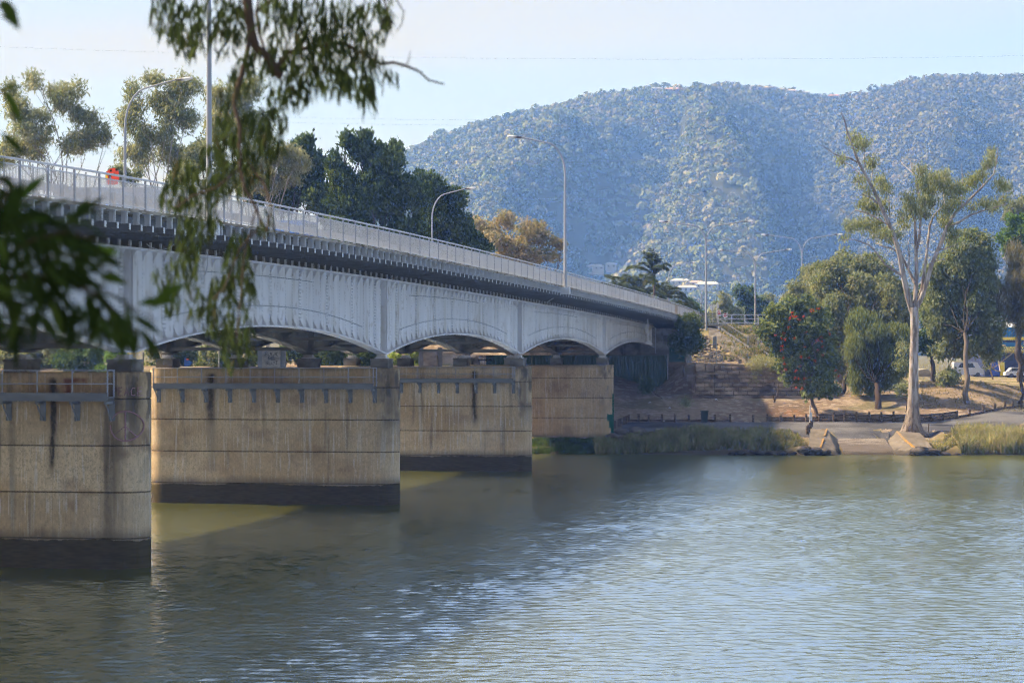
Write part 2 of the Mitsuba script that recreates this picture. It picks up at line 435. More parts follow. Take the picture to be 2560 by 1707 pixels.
def pier_top(u):
    return 7.06 + 0.14 * np.clip(u / 118.5, 0, 1)


def girder_foot(u):
    return 7.74 + 0.33 * u / 118.5


def girder_top(u):
    return rail(u) - 1.97


SUPPORTS = [U0] + PIERS + [158.0]


def soffit(u):
    u = np.asarray(u, float)
    z = np.zeros_like(u)
    for a, b in zip(SUPPORTS[:-1], SUPPORTS[1:]):
        t = (u - a) / (b - a)
        m = (u >= a - 1e-9) & (u <= b + 1e-9)
        foot = girder_foot(a) * (1 - t) + girder_foot(b) * t
        k = np.abs(2 * t - 1)
        rise = 1.22 * (1 - np.where(k < 0.25, k * k * 0.9, 0.05625 + (k - 0.25) * 0.45 + (k - 0.25) ** 2 * 1.078))
        z = np.where(m, foot + rise, z)
    return z


bridge = thing('bridge', 'long grey riveted steel girder bridge with shallow arched spans on concrete river piers', 'bridge')


def sweep(us, sec, flip=False):
    """A closed section [(v, w)...] per u, joined along the bridge; sec(u) returns an (n, 2) array."""
    rings = []
    for u in us:
        s = np.asarray(sec(float(u)), float)
        rings.append(B(u, s[:, 0], s[:, 1]))
    n = len(rings[0])
    v = np.vstack(rings)
    i, j = np.arange(n), (np.arange(n) + 1) % n
    f = np.vstack([np.stack([k * n + i, k * n + j, (k + 1) * n + j, (k + 1) * n + i], 1) for k in range(len(us) - 1)])
    f = np.vstack([f[:, [0, 1, 2]], f[:, [0, 2, 3]]])
    caps = np.array([[0, k + 1, k] for k in range(1, n - 1)])
    f = np.vstack([f, caps, caps[:, ::-1] + (len(us) - 1) * n])
    return v, f


def rect(v0, v1, w0, w1):
    return np.array([[v0, w0], [v1, w0], [v1, w1], [v0, w1]])


def bbox(mb, u0, u1, v0, v1, w0, w1, c=None):
    return mb.box((u0, v0, w0), (u1, v1, w1), c, lambda q: B(q[:, 0], q[:, 1], q[:, 2]))


US = np.arange(U0, UE + 0.01, 1.0)
US[-1] = UE
GV = [0.95, 4.9, 8.85, 12.65]
for gi, v in enumerate(GV):
    paint = 'grimy_shade_steel' if gi else 'girder_paint'
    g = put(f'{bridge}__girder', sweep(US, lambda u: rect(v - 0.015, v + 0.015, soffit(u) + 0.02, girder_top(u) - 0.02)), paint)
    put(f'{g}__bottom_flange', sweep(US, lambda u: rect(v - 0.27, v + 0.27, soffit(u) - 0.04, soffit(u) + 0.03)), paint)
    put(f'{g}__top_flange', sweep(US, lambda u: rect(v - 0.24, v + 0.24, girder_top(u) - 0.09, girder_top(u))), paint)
    for u in PIERS:                                                 # the upright channel over each pier
        m = MB()
        for a in (-0.19, 0.15):
            bbox(m, u + a, u + a + 0.04, v - 0.25, v - 0.016, soffit(u) + 0.05, girder_top(u) - 0.1)
        bbox(m, u - 0.14, u + 0.14, v - 0.05, v - 0.017, soffit(u) + 0.06, girder_top(u) - 0.1)
        m.put(f'{g}__pier_stiffener', paint)
    if gi:
        continue
    # the outer face: gussets along both flanges, rivet lines, seams
    top_n, rv = 0, MB()
    for k in range(int((UE - U0) / 1.2) + 1):
        u = U0 + 0.55 + 1.2 * k
        if u > UE - 0.3 or min(abs(u - p) for p in PIERS) < 0.35:
            continue
        zt, zs = float(girder_top(u)) - 0.09, float(soffit(u)) + 0.03
        if u > -26:
            for w0, h, s in ((zt, -0.42, 1), (zs, 0.44, 1)):
                m = MB()
                tri = np.array([[u - .012, v - .016, w0], [u - .012, v - .21, w0], [u - .012, v - .10, w0 + h * .45], [u - .012, v - .016, w0 + h],
                                [u + .012, v - .016, w0], [u + .012, v - .21, w0], [u + .012, v - .10, w0 + h * .45], [u + .012, v - .016, w0 + h]])
                m.add(B(tri[:, 0], tri[:, 1], tri[:, 2]), [[0, 1, 2], [0, 2, 3], [4, 6, 5], [4, 7, 6], [1, 5, 6], [1, 6, 2], [2, 6, 7], [2, 7, 3]])
                m.put(f'{g}__gusset', 'girder_paint')
        rows = [0.0] if k % 4 else [-0.16, -0.05, 0.05, 0.16]
        if k % 4 == 0:
            sp = MB()
            bbox(sp, u - 0.21, u + 0.21, v - 0.032, v - 0.016, zs + 0.62, zt - 0.55)
            sp.put(f'{g}__splice_plate', 'girder_paint')
        for du in rows:
            base = v - (0.033 if k % 4 == 0 else 0.016)
            for w in np.arange(zs + 0.12, zt - 0.1, 0.16):
                q = np.array([[u + du - .022, base, w - .022], [u + du + .022, base, w - .022], [u + du + .022, base, w + .022], [u + du - .022, base, w + .022], [u + du, base - .02, w]])
                rv.add(B(q[:, 0], q[:, 1], q[:, 2]), [[0, 1, 4], [1, 2, 4], [2, 3, 4], [3, 0, 4]])
    rv.put(f'{g}__rivets', 'beam_steel', kind='stuff')
    for a, b in zip(SUPPORTS[:-1], SUPPORTS[1:]):
        for lo, hi, frac, arch in ((0.16, 0.66, 0.78, 0), (0.10, 0.90, 0.30, 1)):
            uu = np.arange(a + (b - a) * lo, min(a + (b - a) * hi, UE - 1), 0.8)
            if len(uu) < 3:
                continue
            put(f'{g}__seam_angle', sweep(uu, lambda u: (lambda h: rect(v - 0.05, v - 0.017, h, h + 0.035))(
                float(soffit(u)) + (0.85 if arch else (float(girder_top(u)) - float(soffit(u))) * frac))), 'beam_steel')

# frames between the girders
for a, b in zip(SUPPORTS[:-1], SUPPORTS[1:]):
    for k in range(1, 8):
        u = a + (b - a) * k / 8
        if u > UE:
            continue
        m = MB()
        zs = float(soffit(u))
        for v0, v1 in zip(GV[:-1], GV[1:]):
            bbox(m, u - .09, u + .09, v0 + .03, v1 - .03, zs + .12, zs + .3)
            m.bar(B(u, v0 + .1, zs + .3), B(u, v1 - .1, float(girder_top(u)) - .3), .1, .1)
            m.bar(B(u, v1 - .1, zs + .3), B(u, v0 + .1, float(girder_top(u)) - .3), .1, .1)
        m.put(f'{bridge}__cross_frame', 'grimy_shade_steel')
for a, b in zip(SUPPORTS[:-1], SUPPORTS[1:]):
    for v0, v1 in zip(GV[:-1], GV[1:]):                             # low struts between the girder feet near each pier
        for uu in (a + 0.6, b - 0.6):
            if uu < UE:
                m = MB()
                bbox(m, uu - .08, uu + .08, v0 + .3, v1 - .3, float(soffit(uu)) + .1, float(soffit(uu)) + .28)
                m.put(f'{bridge}__foot_strut', 'grimy_shade_steel')

# deck
UDS = np.arange(U0 - 4, UD + 0.01, 1.5)
put(f'{bridge}__deck_slab', sweep(UDS, lambda u: rect(-2.38, 15.9, rail(u) - 1.15, rail(u) - 1.05)), 'slab_concrete')
put(f'{bridge}__deck_slab', sweep(UDS, lambda u: rect(-0.4, 13.9, rail(u) - 1.40, rail(u) - 1.155)), 'slab_concrete')
put(f'{bridge}__roadway', sweep(UDS, lambda u: rect(0.1, 13.4, rail(u) - 1.048, rail(u) - 1.03)), 'asphalt')
for v0, v1 in ((-0.25, -0.02), (13.52, 13.75)):
    put(f'{bridge}__kerb', sweep(UDS, lambda u: rect(v0, v1, rail(u) - 1.047, rail(u) - 0.82)), 'slab_concrete')
for v0 in (-1.05, 14.5):
    put(f'{bridge}__stringer', sweep(UDS, lambda u: rect(v0, v0 + 0.04, rail(u) - 1.54, rail(u) - 1.152)), 'beam_steel')  # plate added as a dark backing behind the footway posts
nb = 0
for k in range(400):
    u = -33.0 + 1.137 * k
    if u > UD - 1:
        break
    r = float(rail(u))
    if u > UE + 1.0 and u < UD:
        pass
    m = MB()                                                        # channel under the deck, its end plate and the post that carries the footway
    w0, w1 = r - 1.73, r - 1.55
    bbox(m, u - .012, u + .012, -2.46, 15.95, w0 + .02, w1 - .02)
    bbox(m, u - .06, u + .06, -2.46, 15.95, w0, w0 + .018)
    bbox(m, u - .06, u + .06, -2.46, 15.95, w1 - .018, w1)
    m.put(f'{bridge}__cross_beam', 'walkway_steel')
    e = MB()
    bbox(e, u - .085, u + .075, -2.475, -2.461, w0 - .012, w1 + .012)
    bbox(e, u + .04, u + .075, -2.36, -2.2, w1 + .004, r - 1.16)
    bbox(e, u - .085, u - .02, -2.40, -2.38, w1 + .004, r - 1.18)
    bbox(e, u - .02, u + .038, -2.33, -2.17, w1 + .004, r - 1.16)
    bbox(e, u - .16, u + .14, -2.43, -2.15, r - 1.178, r - 1.153)
    e.put(f'{bridge}__footway_post', 'galvanised')
pk = MB()
for k in range(200):
    u = -33.0 + 1.137 * k
    if u > UE - .5:
        break
    r = float(rail(u))
    bbox(pk, u - .05, u + .05, .72, .8, girder_top(u) + .002, r - 1.732)
pk.put(f'{bridge}__packer_plates', 'galvanised', kind='stuff')

# parapets
for side, vv in ((0, VR), (1, 15.8)):
    us = UDS if side else np.arange(U0 - 4, UD + 0.01, 1.5)
    put(f'{bridge}__top_rail', sweep(us, lambda u: np.array([[vv + .036 * math.cos(a), rail(u) - .036 + .036 * math.sin(a)] for a in np.arange(8) * math.pi / 4])), 'galvanised', smooth=50)
    put(f'{bridge}__panel_rail', sweep(us, lambda u: rect(vv - .022, vv + .022, rail(u) - .215, rail(u) - .18)), 'galvanised')
    put(f'{bridge}__panel_rail', sweep(us, lambda u: rect(vv - .022, vv + .022, rail(u) - 1.0, rail(u) - .965)), 'galvanised')
    bal = MB()
    for k in range(400):
        u = -33.2 + 2.17 * k
        if u > UD - .6:
            break
        r = float(rail(u))
        m = MB()
        bbox(m, u - .035, u + .035, vv - .03, vv + .03, r - 1.05, r - .075)
        m.put(f'{bridge}__parapet_post', 'post_steel')
        if side == 0:
            m = MB()
            bbox(m, u + 1.06, u + 1.11, vv + .024, vv + .05, r - 1.05, r - .075)
            m.put(f'{bridge}__mid_post', 'post_steel')
        for j in range(1, 20):
            x = u + 2.17 * j / 20
            rr = float(rail(x))
            q = np.array([[x - .009, vv - .009], [x + .009, vv - .009], [x + .009, vv + .009], [x - .009, vv + .009]])
            vtx = np.vstack([B(q[:, 0], q[:, 1], rr - .964), B(q[:, 0], q[:, 1], rr - .216)])
            bal.add(vtx, [[0, 1, 5, 4], [1, 2, 6, 5], [2, 3, 7, 6], [3, 0, 4, 7]])
    bal.put(f'{bridge}__balusters', 'baluster_paint', kind='stuff')
for v in (0.0, 13.45):                                              # traffic rail between footway and road
    m = MB()
    for k in range(100):
        u = -33 + 2.4 * k
        if u > UD - 1:
            break
        bbox(m, u - .06, u + .06, v - .2, v - .08, rail(u) - .819, rail(u) - .25)
    m.put(f'{bridge}__guard_posts', 'galvanised', kind='stuff')
    put(f'{bridge}__guard_rail', sweep(UDS, lambda u: rect(v - .07, v, rail(u) - .52, rail(u) - .26)), 'galvanised')

# cable loops and the pipe under the deck
cb = [(505, 700), (512, 690), (518, 672), (520, 652), (519, 640), (515, 630)]
pts = [PV(x, y, -1.2) for x, y in [(476, 702), (494, 707), (505, 700), (514, 686), (519, 664), (520, 640), (518, 628)]]
put(f'{bridge}__cable_loop', tube(pts, .022, 6), 'galvanised', smooth=60, label='pale cable looping down below the deck edge')
pts = [PV(x, y, .6) for x, y in [(366, 610), (381, 620), (402, 625), (420, 621), (436, 611), (450, 604)]]
put(f'{bridge}__cable_loop', tube(pts, .014, 6), 'galvanised', smooth=60)
pts = [PV(x, y, -1.0) for x, y in [(1368, 756), (1376, 750), (1386, 744), (1400, 742), (1412, 741)]]
put(f'{bridge}__cable_loop', tube(pts, .03, 6), 'galvanised', smooth=60)
dp = B(UE + .3, .7, 0)
m = MB()
m.tube([B(UE + .35, .62, 10.75), B(UE + .35, .62, 8.3)], .05, 8)
m.tube([B(UE + .35, .62, 10.75), B(UE - 5, .66, float(girder_top(UE - 5)) + .1)], .04, 8)
m.put(f'{bridge}__downpipe', 'galvanised', smooth=50)
# abutment
m = MB()
bbox(m, UE + 1.2, UD - .02, -1.35, 15.2, 4.0, 10.05)
bbox(m, UE + 2.0, UD - .01, -1.5, 15.4, 10.052, 10.72)
m.put(f'{bridge}__abutment', 'concrete', label='concrete abutment at the far end of the bridge')

# ---------------------------------------------------------------- piers
def stadium(u0, L, inset, n=10):
    r = 1.0 - inset
    a = np.linspace(-math.pi / 2, math.pi / 2, n + 1)
    near = [(r * math.sin(t), 1.0 - r * math.cos(t)) for t in a]           # around the near end (v = 0)
    far = [(r * math.sin(-t), L - 1.0 + r * math.cos(t)) for t in a]
    q = np.array(near + far)
    return q[:, 0] + u0, q[:, 1]


def lift_mesh(u0, L, z0, z1, top=False, b=0.035):
    lv = [(z0, b), (z0 + b, 0), (z1 - b, 0), (z1, b)]
    rings = []
    for z, i in lv:
        x, y = stadium(u0, L, i)
        rings.append(B(x, y, z))
    n = len(rings[0])
    v = np.vstack(rings + [B(u0, L / 2, z1)[None], B(u0, L / 2, z0)[None]])
    i, j = np.arange(n), (np.arange(n) + 1) % n
    f = [np.stack([k * n + i, k * n + j, (k + 1) * n + j], 1) for k in range(3)] + [np.stack([k * n + i, (k + 1) * n + j, (k + 1) * n + i], 1) for k in range(3)]
    f += [np.stack([3 * n + i, 3 * n + j, np.full(n, 4 * n)], 1), np.stack([j, i, np.full(n, 4 * n + 1)], 1)]
    return v, np.vstack(f)


PL = 13.6
plab = ['nearest concrete river pier with a faded pink peace sign near its right end', 'second concrete pier from the left with a walkway along its whole face',
        'third concrete pier from the left, standing in the water before the bank', 'fourth concrete pier standing on the grassy bank edge with a green painted corner']
for k, u in enumerate(PIERS):
    pr = thing('bridge_pier', plab[k], 'pier', 'concrete piers of the bridge')
    zt = float(pier_top(u))
    zs = [(-1.6, 1.09)] + [(1.09, 2.75), (2.75, 4.42), (4.42, 6.1), (6.1, zt)]
    for a, (z0, z1) in enumerate(zs):
        put(f'{pr}__base' if a == 0 else f'{pr}__concrete_lift', lift_mesh(u, PL + (0 if a else -.06), z0, z1), 'pier_concrete', smooth=35)
    for v in GV:
        m = MB()
        h = float(soffit(u)) - .05 - zt
        fr = lambda q: B(q[:, 0], q[:, 1], q[:, 2])
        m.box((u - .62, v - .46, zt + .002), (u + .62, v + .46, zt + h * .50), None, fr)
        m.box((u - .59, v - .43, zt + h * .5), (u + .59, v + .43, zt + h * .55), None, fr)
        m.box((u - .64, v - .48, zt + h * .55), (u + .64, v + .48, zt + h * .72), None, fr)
        pd = m.put(f'{pr}__pedestal', 'old_shade_concrete')  # concrete darkened to carry the shade under the girders
        m = MB()
        m.box((u - .38, v - .3, zt + h * .722), (u + .38, v + .3, zt + h * .82), None, fr)
        m.box((u - .22, v - .24, zt + h * .82), (u + .22, v + .24, zt + h - .002), None, fr)
        m.put(f'{pd}__bearing', 'girder_paint')
    if k == 3:
        # green painted corner
        m = MB()
        x0, y0 = stadium(u, PL, -.006, 16)
        ys = np.linspace(0, 1, 9)
        edge = [(4.77, .98), (4.0, .9), (3.0, .80), (2.95, .45), (2.2, .42), (1.6, .55), (1.05, .7)]
        sel = [i for i in range(len(x0)) if y0[i] <= 1.0 and x0[i] <= u]
        sel.sort(key=lambda i: y0[i])
        zz = np.linspace(1.05, 4.75, 14)
        for za, zb in zip(zz[:-1], zz[1:]):
            zm = (za + zb) / 2
            lim = .10 if zm > 3.0 else .10 + .34 * min(1, (zm - 1.0) / 1.4) if zm < 2.4 else .46
            ids = [i for i in sel if y0[i] <= lim]
            for i, j in zip(ids[:-1], ids[1:]):
                m.add(np.array([B(x0[i], y0[i], za), B(x0[j], y0[j], za), B(x0[j], y0[j], zb), B(x0[i], y0[i], zb)]), [[0, 1, 2, 3]], lin(38, 84, 66))
        m.put(f'{pr}__painted_corner', 'matt', color=True)
        continue
    # inspection walkway on the face that looks upstream of us
    wk = fresh(f'{pr}__walkway')
    uf, w = u - 1.0, 6.02
    v0, v1 = .98, PL - .7
    m = MB()
    for a in (uf - .72, uf - .08):
        bbox(m, a, a + .05, v0, v1, w, w + .16)
    bbox(m, uf - .67, uf - .08, v0, v1, w + .12, w + .15)
    bbox(m, uf - .735, uf - .725, v0, v1, w + .13, w + .30)
    m.put(f'{wk}__platform', 'walkway_steel')
    nb = 10
    for j in range(nb):
        vb = v0 + .1 + (v1 - v0 - .2) * j / (nb - 1)
        m = MB()
        bbox(m, uf - .03, uf - .002, vb - .11, vb + .11, w - .72, w - .002)
        m.bar(B(uf - .04, vb, w - .7), B(uf - .68, vb, w - .03), .045, .045)
        bbox(m, uf - .7, uf - .05, vb - .05, vb + .05, w - .11, w - .002)
        m.put(f'{wk}__bracket', 'walkway_steel')
    for j in range(10):
        vb = v0 + .02 + (v1 - v0 - .04) * j / 9
        m = MB()
        bbox(m, uf - .70, uf - .672, vb - .024, vb + .024, w + .152, w + 1.12)
        m.put(f'{wk}__post', 'post_steel')
    for h in (.62, 1.10):
        m = MB()
        m.tube([B(uf - .71, v0, w + h), B(uf - .71, v1, w + h)], .019, 6)
        m.tube([B(uf - .71, v0, w + h), B(uf - .1, v0, w + h)], .019, 6)
        m.put(f'{wk}__rail', 'post_steel', smooth=60)
    m = MB()
    bbox(m, uf - .1, uf - .06, v0 - .03, v0 + .03, w + .152, w + 1.12)
    m.put(f'{wk}__post', 'post_steel')
    if k == 0:                                                      # chalk-pink graffiti
        pink = lin(160, 124, 128)
        m = MB()
        cx, cz, R = (375 - 333) * 87.5 / FOC + 0.0, 7.4 - (1065 - 906) * 86.5 / FOC, .52

        def onface(vv, z, off=.012):
            vv = np.asarray(vv, float)
            dv = np.clip(1.0 - vv, 0, 1)
            uu = u - np.sqrt(np.maximum(1.0 - dv ** 2, 0))
            nu, nv = (uu - u), np.where(vv < 1, vv - 1.0, 0)
            return B(uu + nu * off, vv + nv * off, z)

        t = np.linspace(0.25, 2 * math.pi + .05, 44)
        m.add(*tube(onface(cx + R * np.cos(t), cz + R * 1.02 * np.sin(t)), .026, 5), pink * .9)
        s = np.linspace(0, 1, 9)
        m.add(*tube(onface(cx + 0 * s, cz + R - 2 * R * s), .022, 5), pink * .8)
        m.add(*tube(onface(cx - .42 * s * R * 2 * .85, cz - R * .78 * s), .022, 5), pink)
        m.add(*tube(onface(cx + .40 * s * R * 2 * .9, cz - R * .6 * s), .012, 5), pink * .55)
        m.put(f'{pr}__peace_sign', 'matt', color=True, label='faded pink hand-drawn peace sign')
        m = MB()
        tx = 1.0
        zb = 7.4 - (989 - 906) * 86.5 / FOC
        H = .29
        strokes = {'P': [[(0, 0), (0, 1), (.5, .95), (.55, .6), (0, .5)]], 'E': [[(.55, 1), (0, 1), (0, 0), (.6, 0)], [(0, .5), (.45, .52)]],
                   'A': [[(0, 0), (.3, 1), (.62, 0)], [(.12, .4), (.5, .4)]], 'C': [[(.6, .9), (.3, 1), (.02, .6), (.1, .1), (.4, 0), (.62, .15)]]}
        x = 1.02
        for ch, a in zip('PEACE', (.42, .5, .65, 1.1, 1.15)):
            for st in strokes[ch]:
                st = np.array(st)
                st = np.vstack([st[:1] * (1 - q) + st[1:2] * q if False else st for q in (0,)])
                m.add(*tube(onface(x - st[:, 0] * .21, zb + st[:, 1] * H), .016, 5), pink * a)
            x -= .195
        m.put(f'{pr}__peace_lettering', 'matt', color=True, label='faded pink hand-written word PEACE')

# ---------------------------------------------------------------- lamps
def lamp_head(key, p, d, m_='paint'):
    d = np.array([d[0], d[1], 0.08])
    d /= np.linalg.norm(d)
    m = MB()
    s = np.cross(d, (0, 0, 1))
    s /= np.linalg.norm(s)
    up = np.cross(s, d)
    prof = [(-.02, .05, .05), (.22, .08, .08), (.3, .12, .10), (.62, .17, .13), (.9, .13, .09), (1.0, .04, .04)]
    ring = []
    for t, a, h in prof:
        ring.append([p + d * t + s * a * math.cos(q) + up * h * (math.sin(q) * (1.0 if math.sin(q) < 0 else .7)) for q in np.arange(8) * math.pi / 4])
    v = np.array(ring).reshape(-1, 3)
    f = [[k * 8 + i, k * 8 + (i + 1) % 8, (k + 1) * 8 + (i + 1) % 8, (k + 1) * 8 + i] for k in range(len(prof) - 1) for i in range(8)]
    grey = np.where(np.repeat(np.array([t for t, _, _ in prof]), 8)[:, None] < .31, lin(70, 66, 66), lin(214, 216, 216))
    m.add(v, f, grey)
    m.put(f'{key}__lamp_head', m_, color=True)


def street_lamp(label, base, ztop, arms, r0=.10, sleeve=0.0, group='street lamps along the road', key='street_lamp'):
    """A tapered pole bending over into one arm or two; arms = [(direction, reach)]."""
    lampk = thing(key, label, 'street lamp', group)
    base = np.asarray(base, float)
    bend = 2.6
    if sleeve:
        put(f'{lampk}__pole_sleeve', tube([base, base + [0, 0, sleeve]], [.17, .13], 10), 'concrete', smooth=50)
    put(f'{lampk}__pole', tube([base, base + [0, 0, (ztop - bend - base[2]) * .5], [base[0], base[1], ztop - bend]], [r0, r0 * .85, r0 * .7], 8), 'lamp_steel', smooth=50)
    for d, reach in arms:
        d = np.asarray(d, float)
        d = d / np.linalg.norm(d)
        pts = []
        for t in np.linspace(0, 1, 7):
            a = t * math.radians(78)
            pts.append(np.array([base[0], base[1], ztop - bend]) + d * 1.35 * (1 - math.cos(a)) + np.array([0, 0, 2.15 * math.sin(a)]))
        a0 = pts[-1]
        pts.append(a0 + d * (reach - 1.2) + np.array([0, 0, ztop - .05 - a0[2]]))
        put(f'{lampk}__arm', tube(pts, np.linspace(r0 * .68, r0 * .42, len(pts)), 8), 'lamp_steel', smooth=60)
        lamp_head(lampk, pts[-1], d)
    return lampk


for px, lab in ((522, 'tall near-side lamp post rising behind the hanging branch, its top out of frame'), (1413, 'near-side lamp post on the bridge, its arm bending left over the road')):
    p = PV(px, 800, -2.62)
    u, v = uv_of(p)
    r = float(rail(u))
    k = street_lamp(lab, B(u, v, r - 1.15), r + 9.05, [(BN, 3.1)], r0=.115)
    m = MB()
    bbox(m, u - .35, u + .35, v - .3, v + .6, r - 1.62, r - 1.156)
    m.put(f'{k}__base_bracket', 'galvanised')
for px, lab in ((312, 'far-side lamp post at the left, rising beside the orange crane'), (1080, 'far-side lamp post standing in front of the dark fig trees')):
    p = PV(px, 800, 16.1)
    u, v = uv_of(p)
    r = float(rail(u))
    street_lamp(lab, B(u, v, r - 1.15), r + 9.1, [(-BN, 3.0)], r0=.10)
# ---------------------------------------------------------------- terrain
def sst(a, b, x):
    t = np.clip((x - a) / (b - a), 0, 1)
    return t * t * (3 - 2 * t)


def shift(x):
    d = np.clip(x - 34, 0, None)
    return np.where(d < 14, .075 * d * d, 14.7 + 2.1 * (d - 14))


def pl(y, pts):
    a = np.array(pts, float)
    return np.interp(y, a[:, 0], a[:, 1])


def gz(x, y, rough=True):
    """Ground height."""
    x, y = np.broadcast_arrays(np.asarray(x, float), np.asarray(y, float))
    ys = y - shift(x) * sst(196, 210, y)
    near = pl(y, [(-300, 7), (0, 5.7), (9, 5.5), (24, -.4), (34, -1.6), (176, -2), (190, -.55)])
    right = pl(ys, [(190, -.55), (193.2, -.12), (194.2, .14), (197, .75), (200, 1.25), (203, 1.6), (204, 1.66), (212.3, 2.12), (213.0, 2.2), (213.6, 2.35), (224.4, 4.3), (225.6, 4.45), (235, 5.0), (300, 5.4), (420, 6.2), (800, 9), (1500, 24), (2100, 40), (3400, 40)])
    left = pl(y, [(190, -.55), (194, -.2), (196.5, .12), (199, .45), (203, 1.0), (206, 1.7), (212.5, 2.15), (215, 2.6), (231, 6.1), (233, 6.6), (238, 7.0), (300, 7.2), (420, 7.4), (800, 9), (1500, 24), (2100, 40), (3400, 40)])
    side = sst(8.5, 15.5, x + (rough and 0))
    z = left * (1 - side) + right * side
    terr = sst(17.2, 17.4, x) * (1 - sst(27.5, 31.0, x)) * sst(224.62, 224.64, y)        # the terrace held by the stone wall
    left_t = sst(13.5, 16.5, x) * sst(226, 233, y)
    z = np.where(y > 224.0, z * (1 - np.maximum(terr, left_t * (1 - sst(27.5, 31, x)))) + np.maximum(terr, left_t * (1 - sst(27.5, 31, x))) * 7.2, z)
    face = pl(y, [(0, -9), (246, 7.2), (250, 7.25), (262.5, 11.45), (300, 11.4), (450, 9.5), (700, 8.5), (900, 5)])
    plat = sst(-16, -8, x - (y - 262) * .1) * (1 - sst(33, 44, x - (y - 262) * .09)) * sst(246, 250, y) * (1 - sst(600, 900, y))
    z = np.where(y > 246, np.where(face > z, z * (1 - plat) + face * plat, z), z)
    lift = 1.0 * sst(36, 47, x) * sst(203, 212, y) * (1 - sst(230, 260, y))
    z = z + lift
    side_w = (sst(23.6, 24.2, x) * (1 - sst(26.6, 27.0, x)) + sst(30.3, 30.8, x) * (1 - sst(35.2, 36.0, x))) * (1 - sst(203.4, 205.2, y)) * sst(192, 194, y)
    z = z - side_w * .5
    # boat ramp cut
    slot = sst(26.3, 26.9, x) * (1 - sst(30.6, 31.2, x)) * (1 - sst(203.0, 206.5, y)) * sst(186, 192, y)
    z = z * (1 - slot) + slot * np.minimum(z, pl(y, [(186, -1.0), (193.4, -.13), (200, 1.03), (206, 1.7)]))
    z = np.where(y < 190, near, z)
    if rough:
        q = np.stack([x * .45, y * .45, x * 0], -1)
        bump = (meshkit.fbm(q, 4, 11) - .5)
        onroad = (ys > 203.3) & (ys < 213.2) & (x > 8)
        z = z + np.where((y < 191) | onroad | (slot > .2) | ((y > 262) & (plat > .5)), 0, bump * np.where(y > 213, .34, .2))
    return z


def hit(px, py, y0=188.0, y1=520.0):
    """Where the sight line through a pixel meets the ground."""
    d = ray(px, py)
    ys = np.arange(y0, y1, .05)
    t = ys / d[1]
    below = EYE[2] + d[2] * t < gz(d[0] * t, ys)
    i = int(np.argmax(below)) if below.any() else len(ys) - 1
    return EYE + d * t[i]


def grid(xs, ys, fn, up=True):
    X, Y = np.meshgrid(xs, ys)
    v = np.stack([X, Y, fn(X, Y)], -1).reshape(-1, 3)
    a, b = len(xs), len(ys)
    i = (np.arange(b - 1)[:, None] * a + np.arange(a - 1)[None]).ravel()
    return v, np.vstack([np.stack([i, i + 1, i + a + 1], 1), np.stack([i, i + a + 1, i + a], 1)])


xs = np.concatenate([np.linspace(-1500, -120, 24), np.linspace(-110, -30, 33), np.arange(-28, 8, .8), np.arange(8, 52, .4), np.linspace(53, 130, 50), np.linspace(145, 1500, 24)])
ys = np.concatenate([np.linspace(-300, 0, 8), np.linspace(6, 40, 18), np.linspace(50, 185, 12), np.arange(188, 224.4, .42), [224.45, 224.6, 224.66, 224.9], np.arange(225.3, 266, .6), np.linspace(268, 480, 80), np.linspace(500, 3400, 50)])
put('ground', grid(xs, ys, gz), 'bank_ground', smooth=40, kind='structure')


# river: a wavy sheet where it is in view, a still one around
_r = np.random.default_rng(5)
NW = 46
_lam = .22 * (.95 / .22) ** _r.random(NW)
_dir = np.radians(248 + _r.normal(0, 42, NW))
_ph = _r.random(NW) * 6.283
_amp = .0037 * _lam ** .9 * (0.5 + _r.random(NW))


def wave(X, Y):
    z = np.zeros_like(X)
    wx, wy = X + .35 * np.sin(Y * .31) + .2 * np.sin(X * .9 + 2), Y + .3 * np.sin(X * .37 + 1.3)
    for l, d, p, a in zip(_lam, _dir, _ph, _amp):
        z = z + a * np.sin((wx * math.cos(d) + wy * math.sin(d)) * (6.283 / l) + p)
    gust = meshkit.fbm(np.stack([X * .055, Y * .11, X * 0], -1), 3, 4)
    u = (X - T0[0]) * BD[0] + (Y - T0[1]) * BD[1]
    v = (X - T0[0]) * BN[0] + (Y - T0[1]) * BN[1]
    lee = 1 - .35 * np.clip((v + 4) / 10, 0, 1)
    shore = np.clip((195 - Y) / 3, .75, 1)
    return z * (.45 + 1.1 * gust) * lee * shore


v_all, f_all, n0 = [], [], 0
for y0, y1, dy, x0, x1, dx in ((44, 82, .12, -24, 22, .14), (82, 130, .21, -33, 33, .21), (130, 201, .36, -48, 52, .36)):
    nx, ny = int((x1 - x0) / dx) + 1, int((y1 - y0) / dy) + 1
    v, f = grid(np.concatenate([np.linspace(-260, x0, 60)[:-1], np.linspace(x0, x1, nx), np.linspace(x1, 260, 60)[1:]]), np.linspace(y0, y1, ny)[::1], wave)
    v_all.append(v)
    f_all.append(f + n0)
    n0 += len(v)
outer, fo = grid(np.array([-1500, -60, 60, 1500.0]), np.array([18, 44.5, 100, 150, 201.0]), lambda X, Y: X * 0 - .11)
v_all.append(outer)
f_all.append(fo + n0)
put('river', (np.vstack(v_all), np.vstack(f_all)), 'water_skin', smooth=True, kind='structure')

# roads
def strip(key, xs, ya, yb, nz, fn, m, lift=.012, **kw):
    """A sheet between two edge curves on the ground."""
    v = []
    for x in xs:
        for t in np.linspace(0, 1, nz):
            y = ya(x) * (1 - t) + yb(x) * t
            v.append((x, y, fn(x, y) + lift))
    a = nz
    f = [[i * a + j, (i + 1) * a + j, (i + 1) * a + j + 1, i * a + j + 1] for i in range(len(xs) - 1) for j in range(a - 1)]
    return put(key, (np.array(v), np.array(f)), m, smooth=True, **kw)


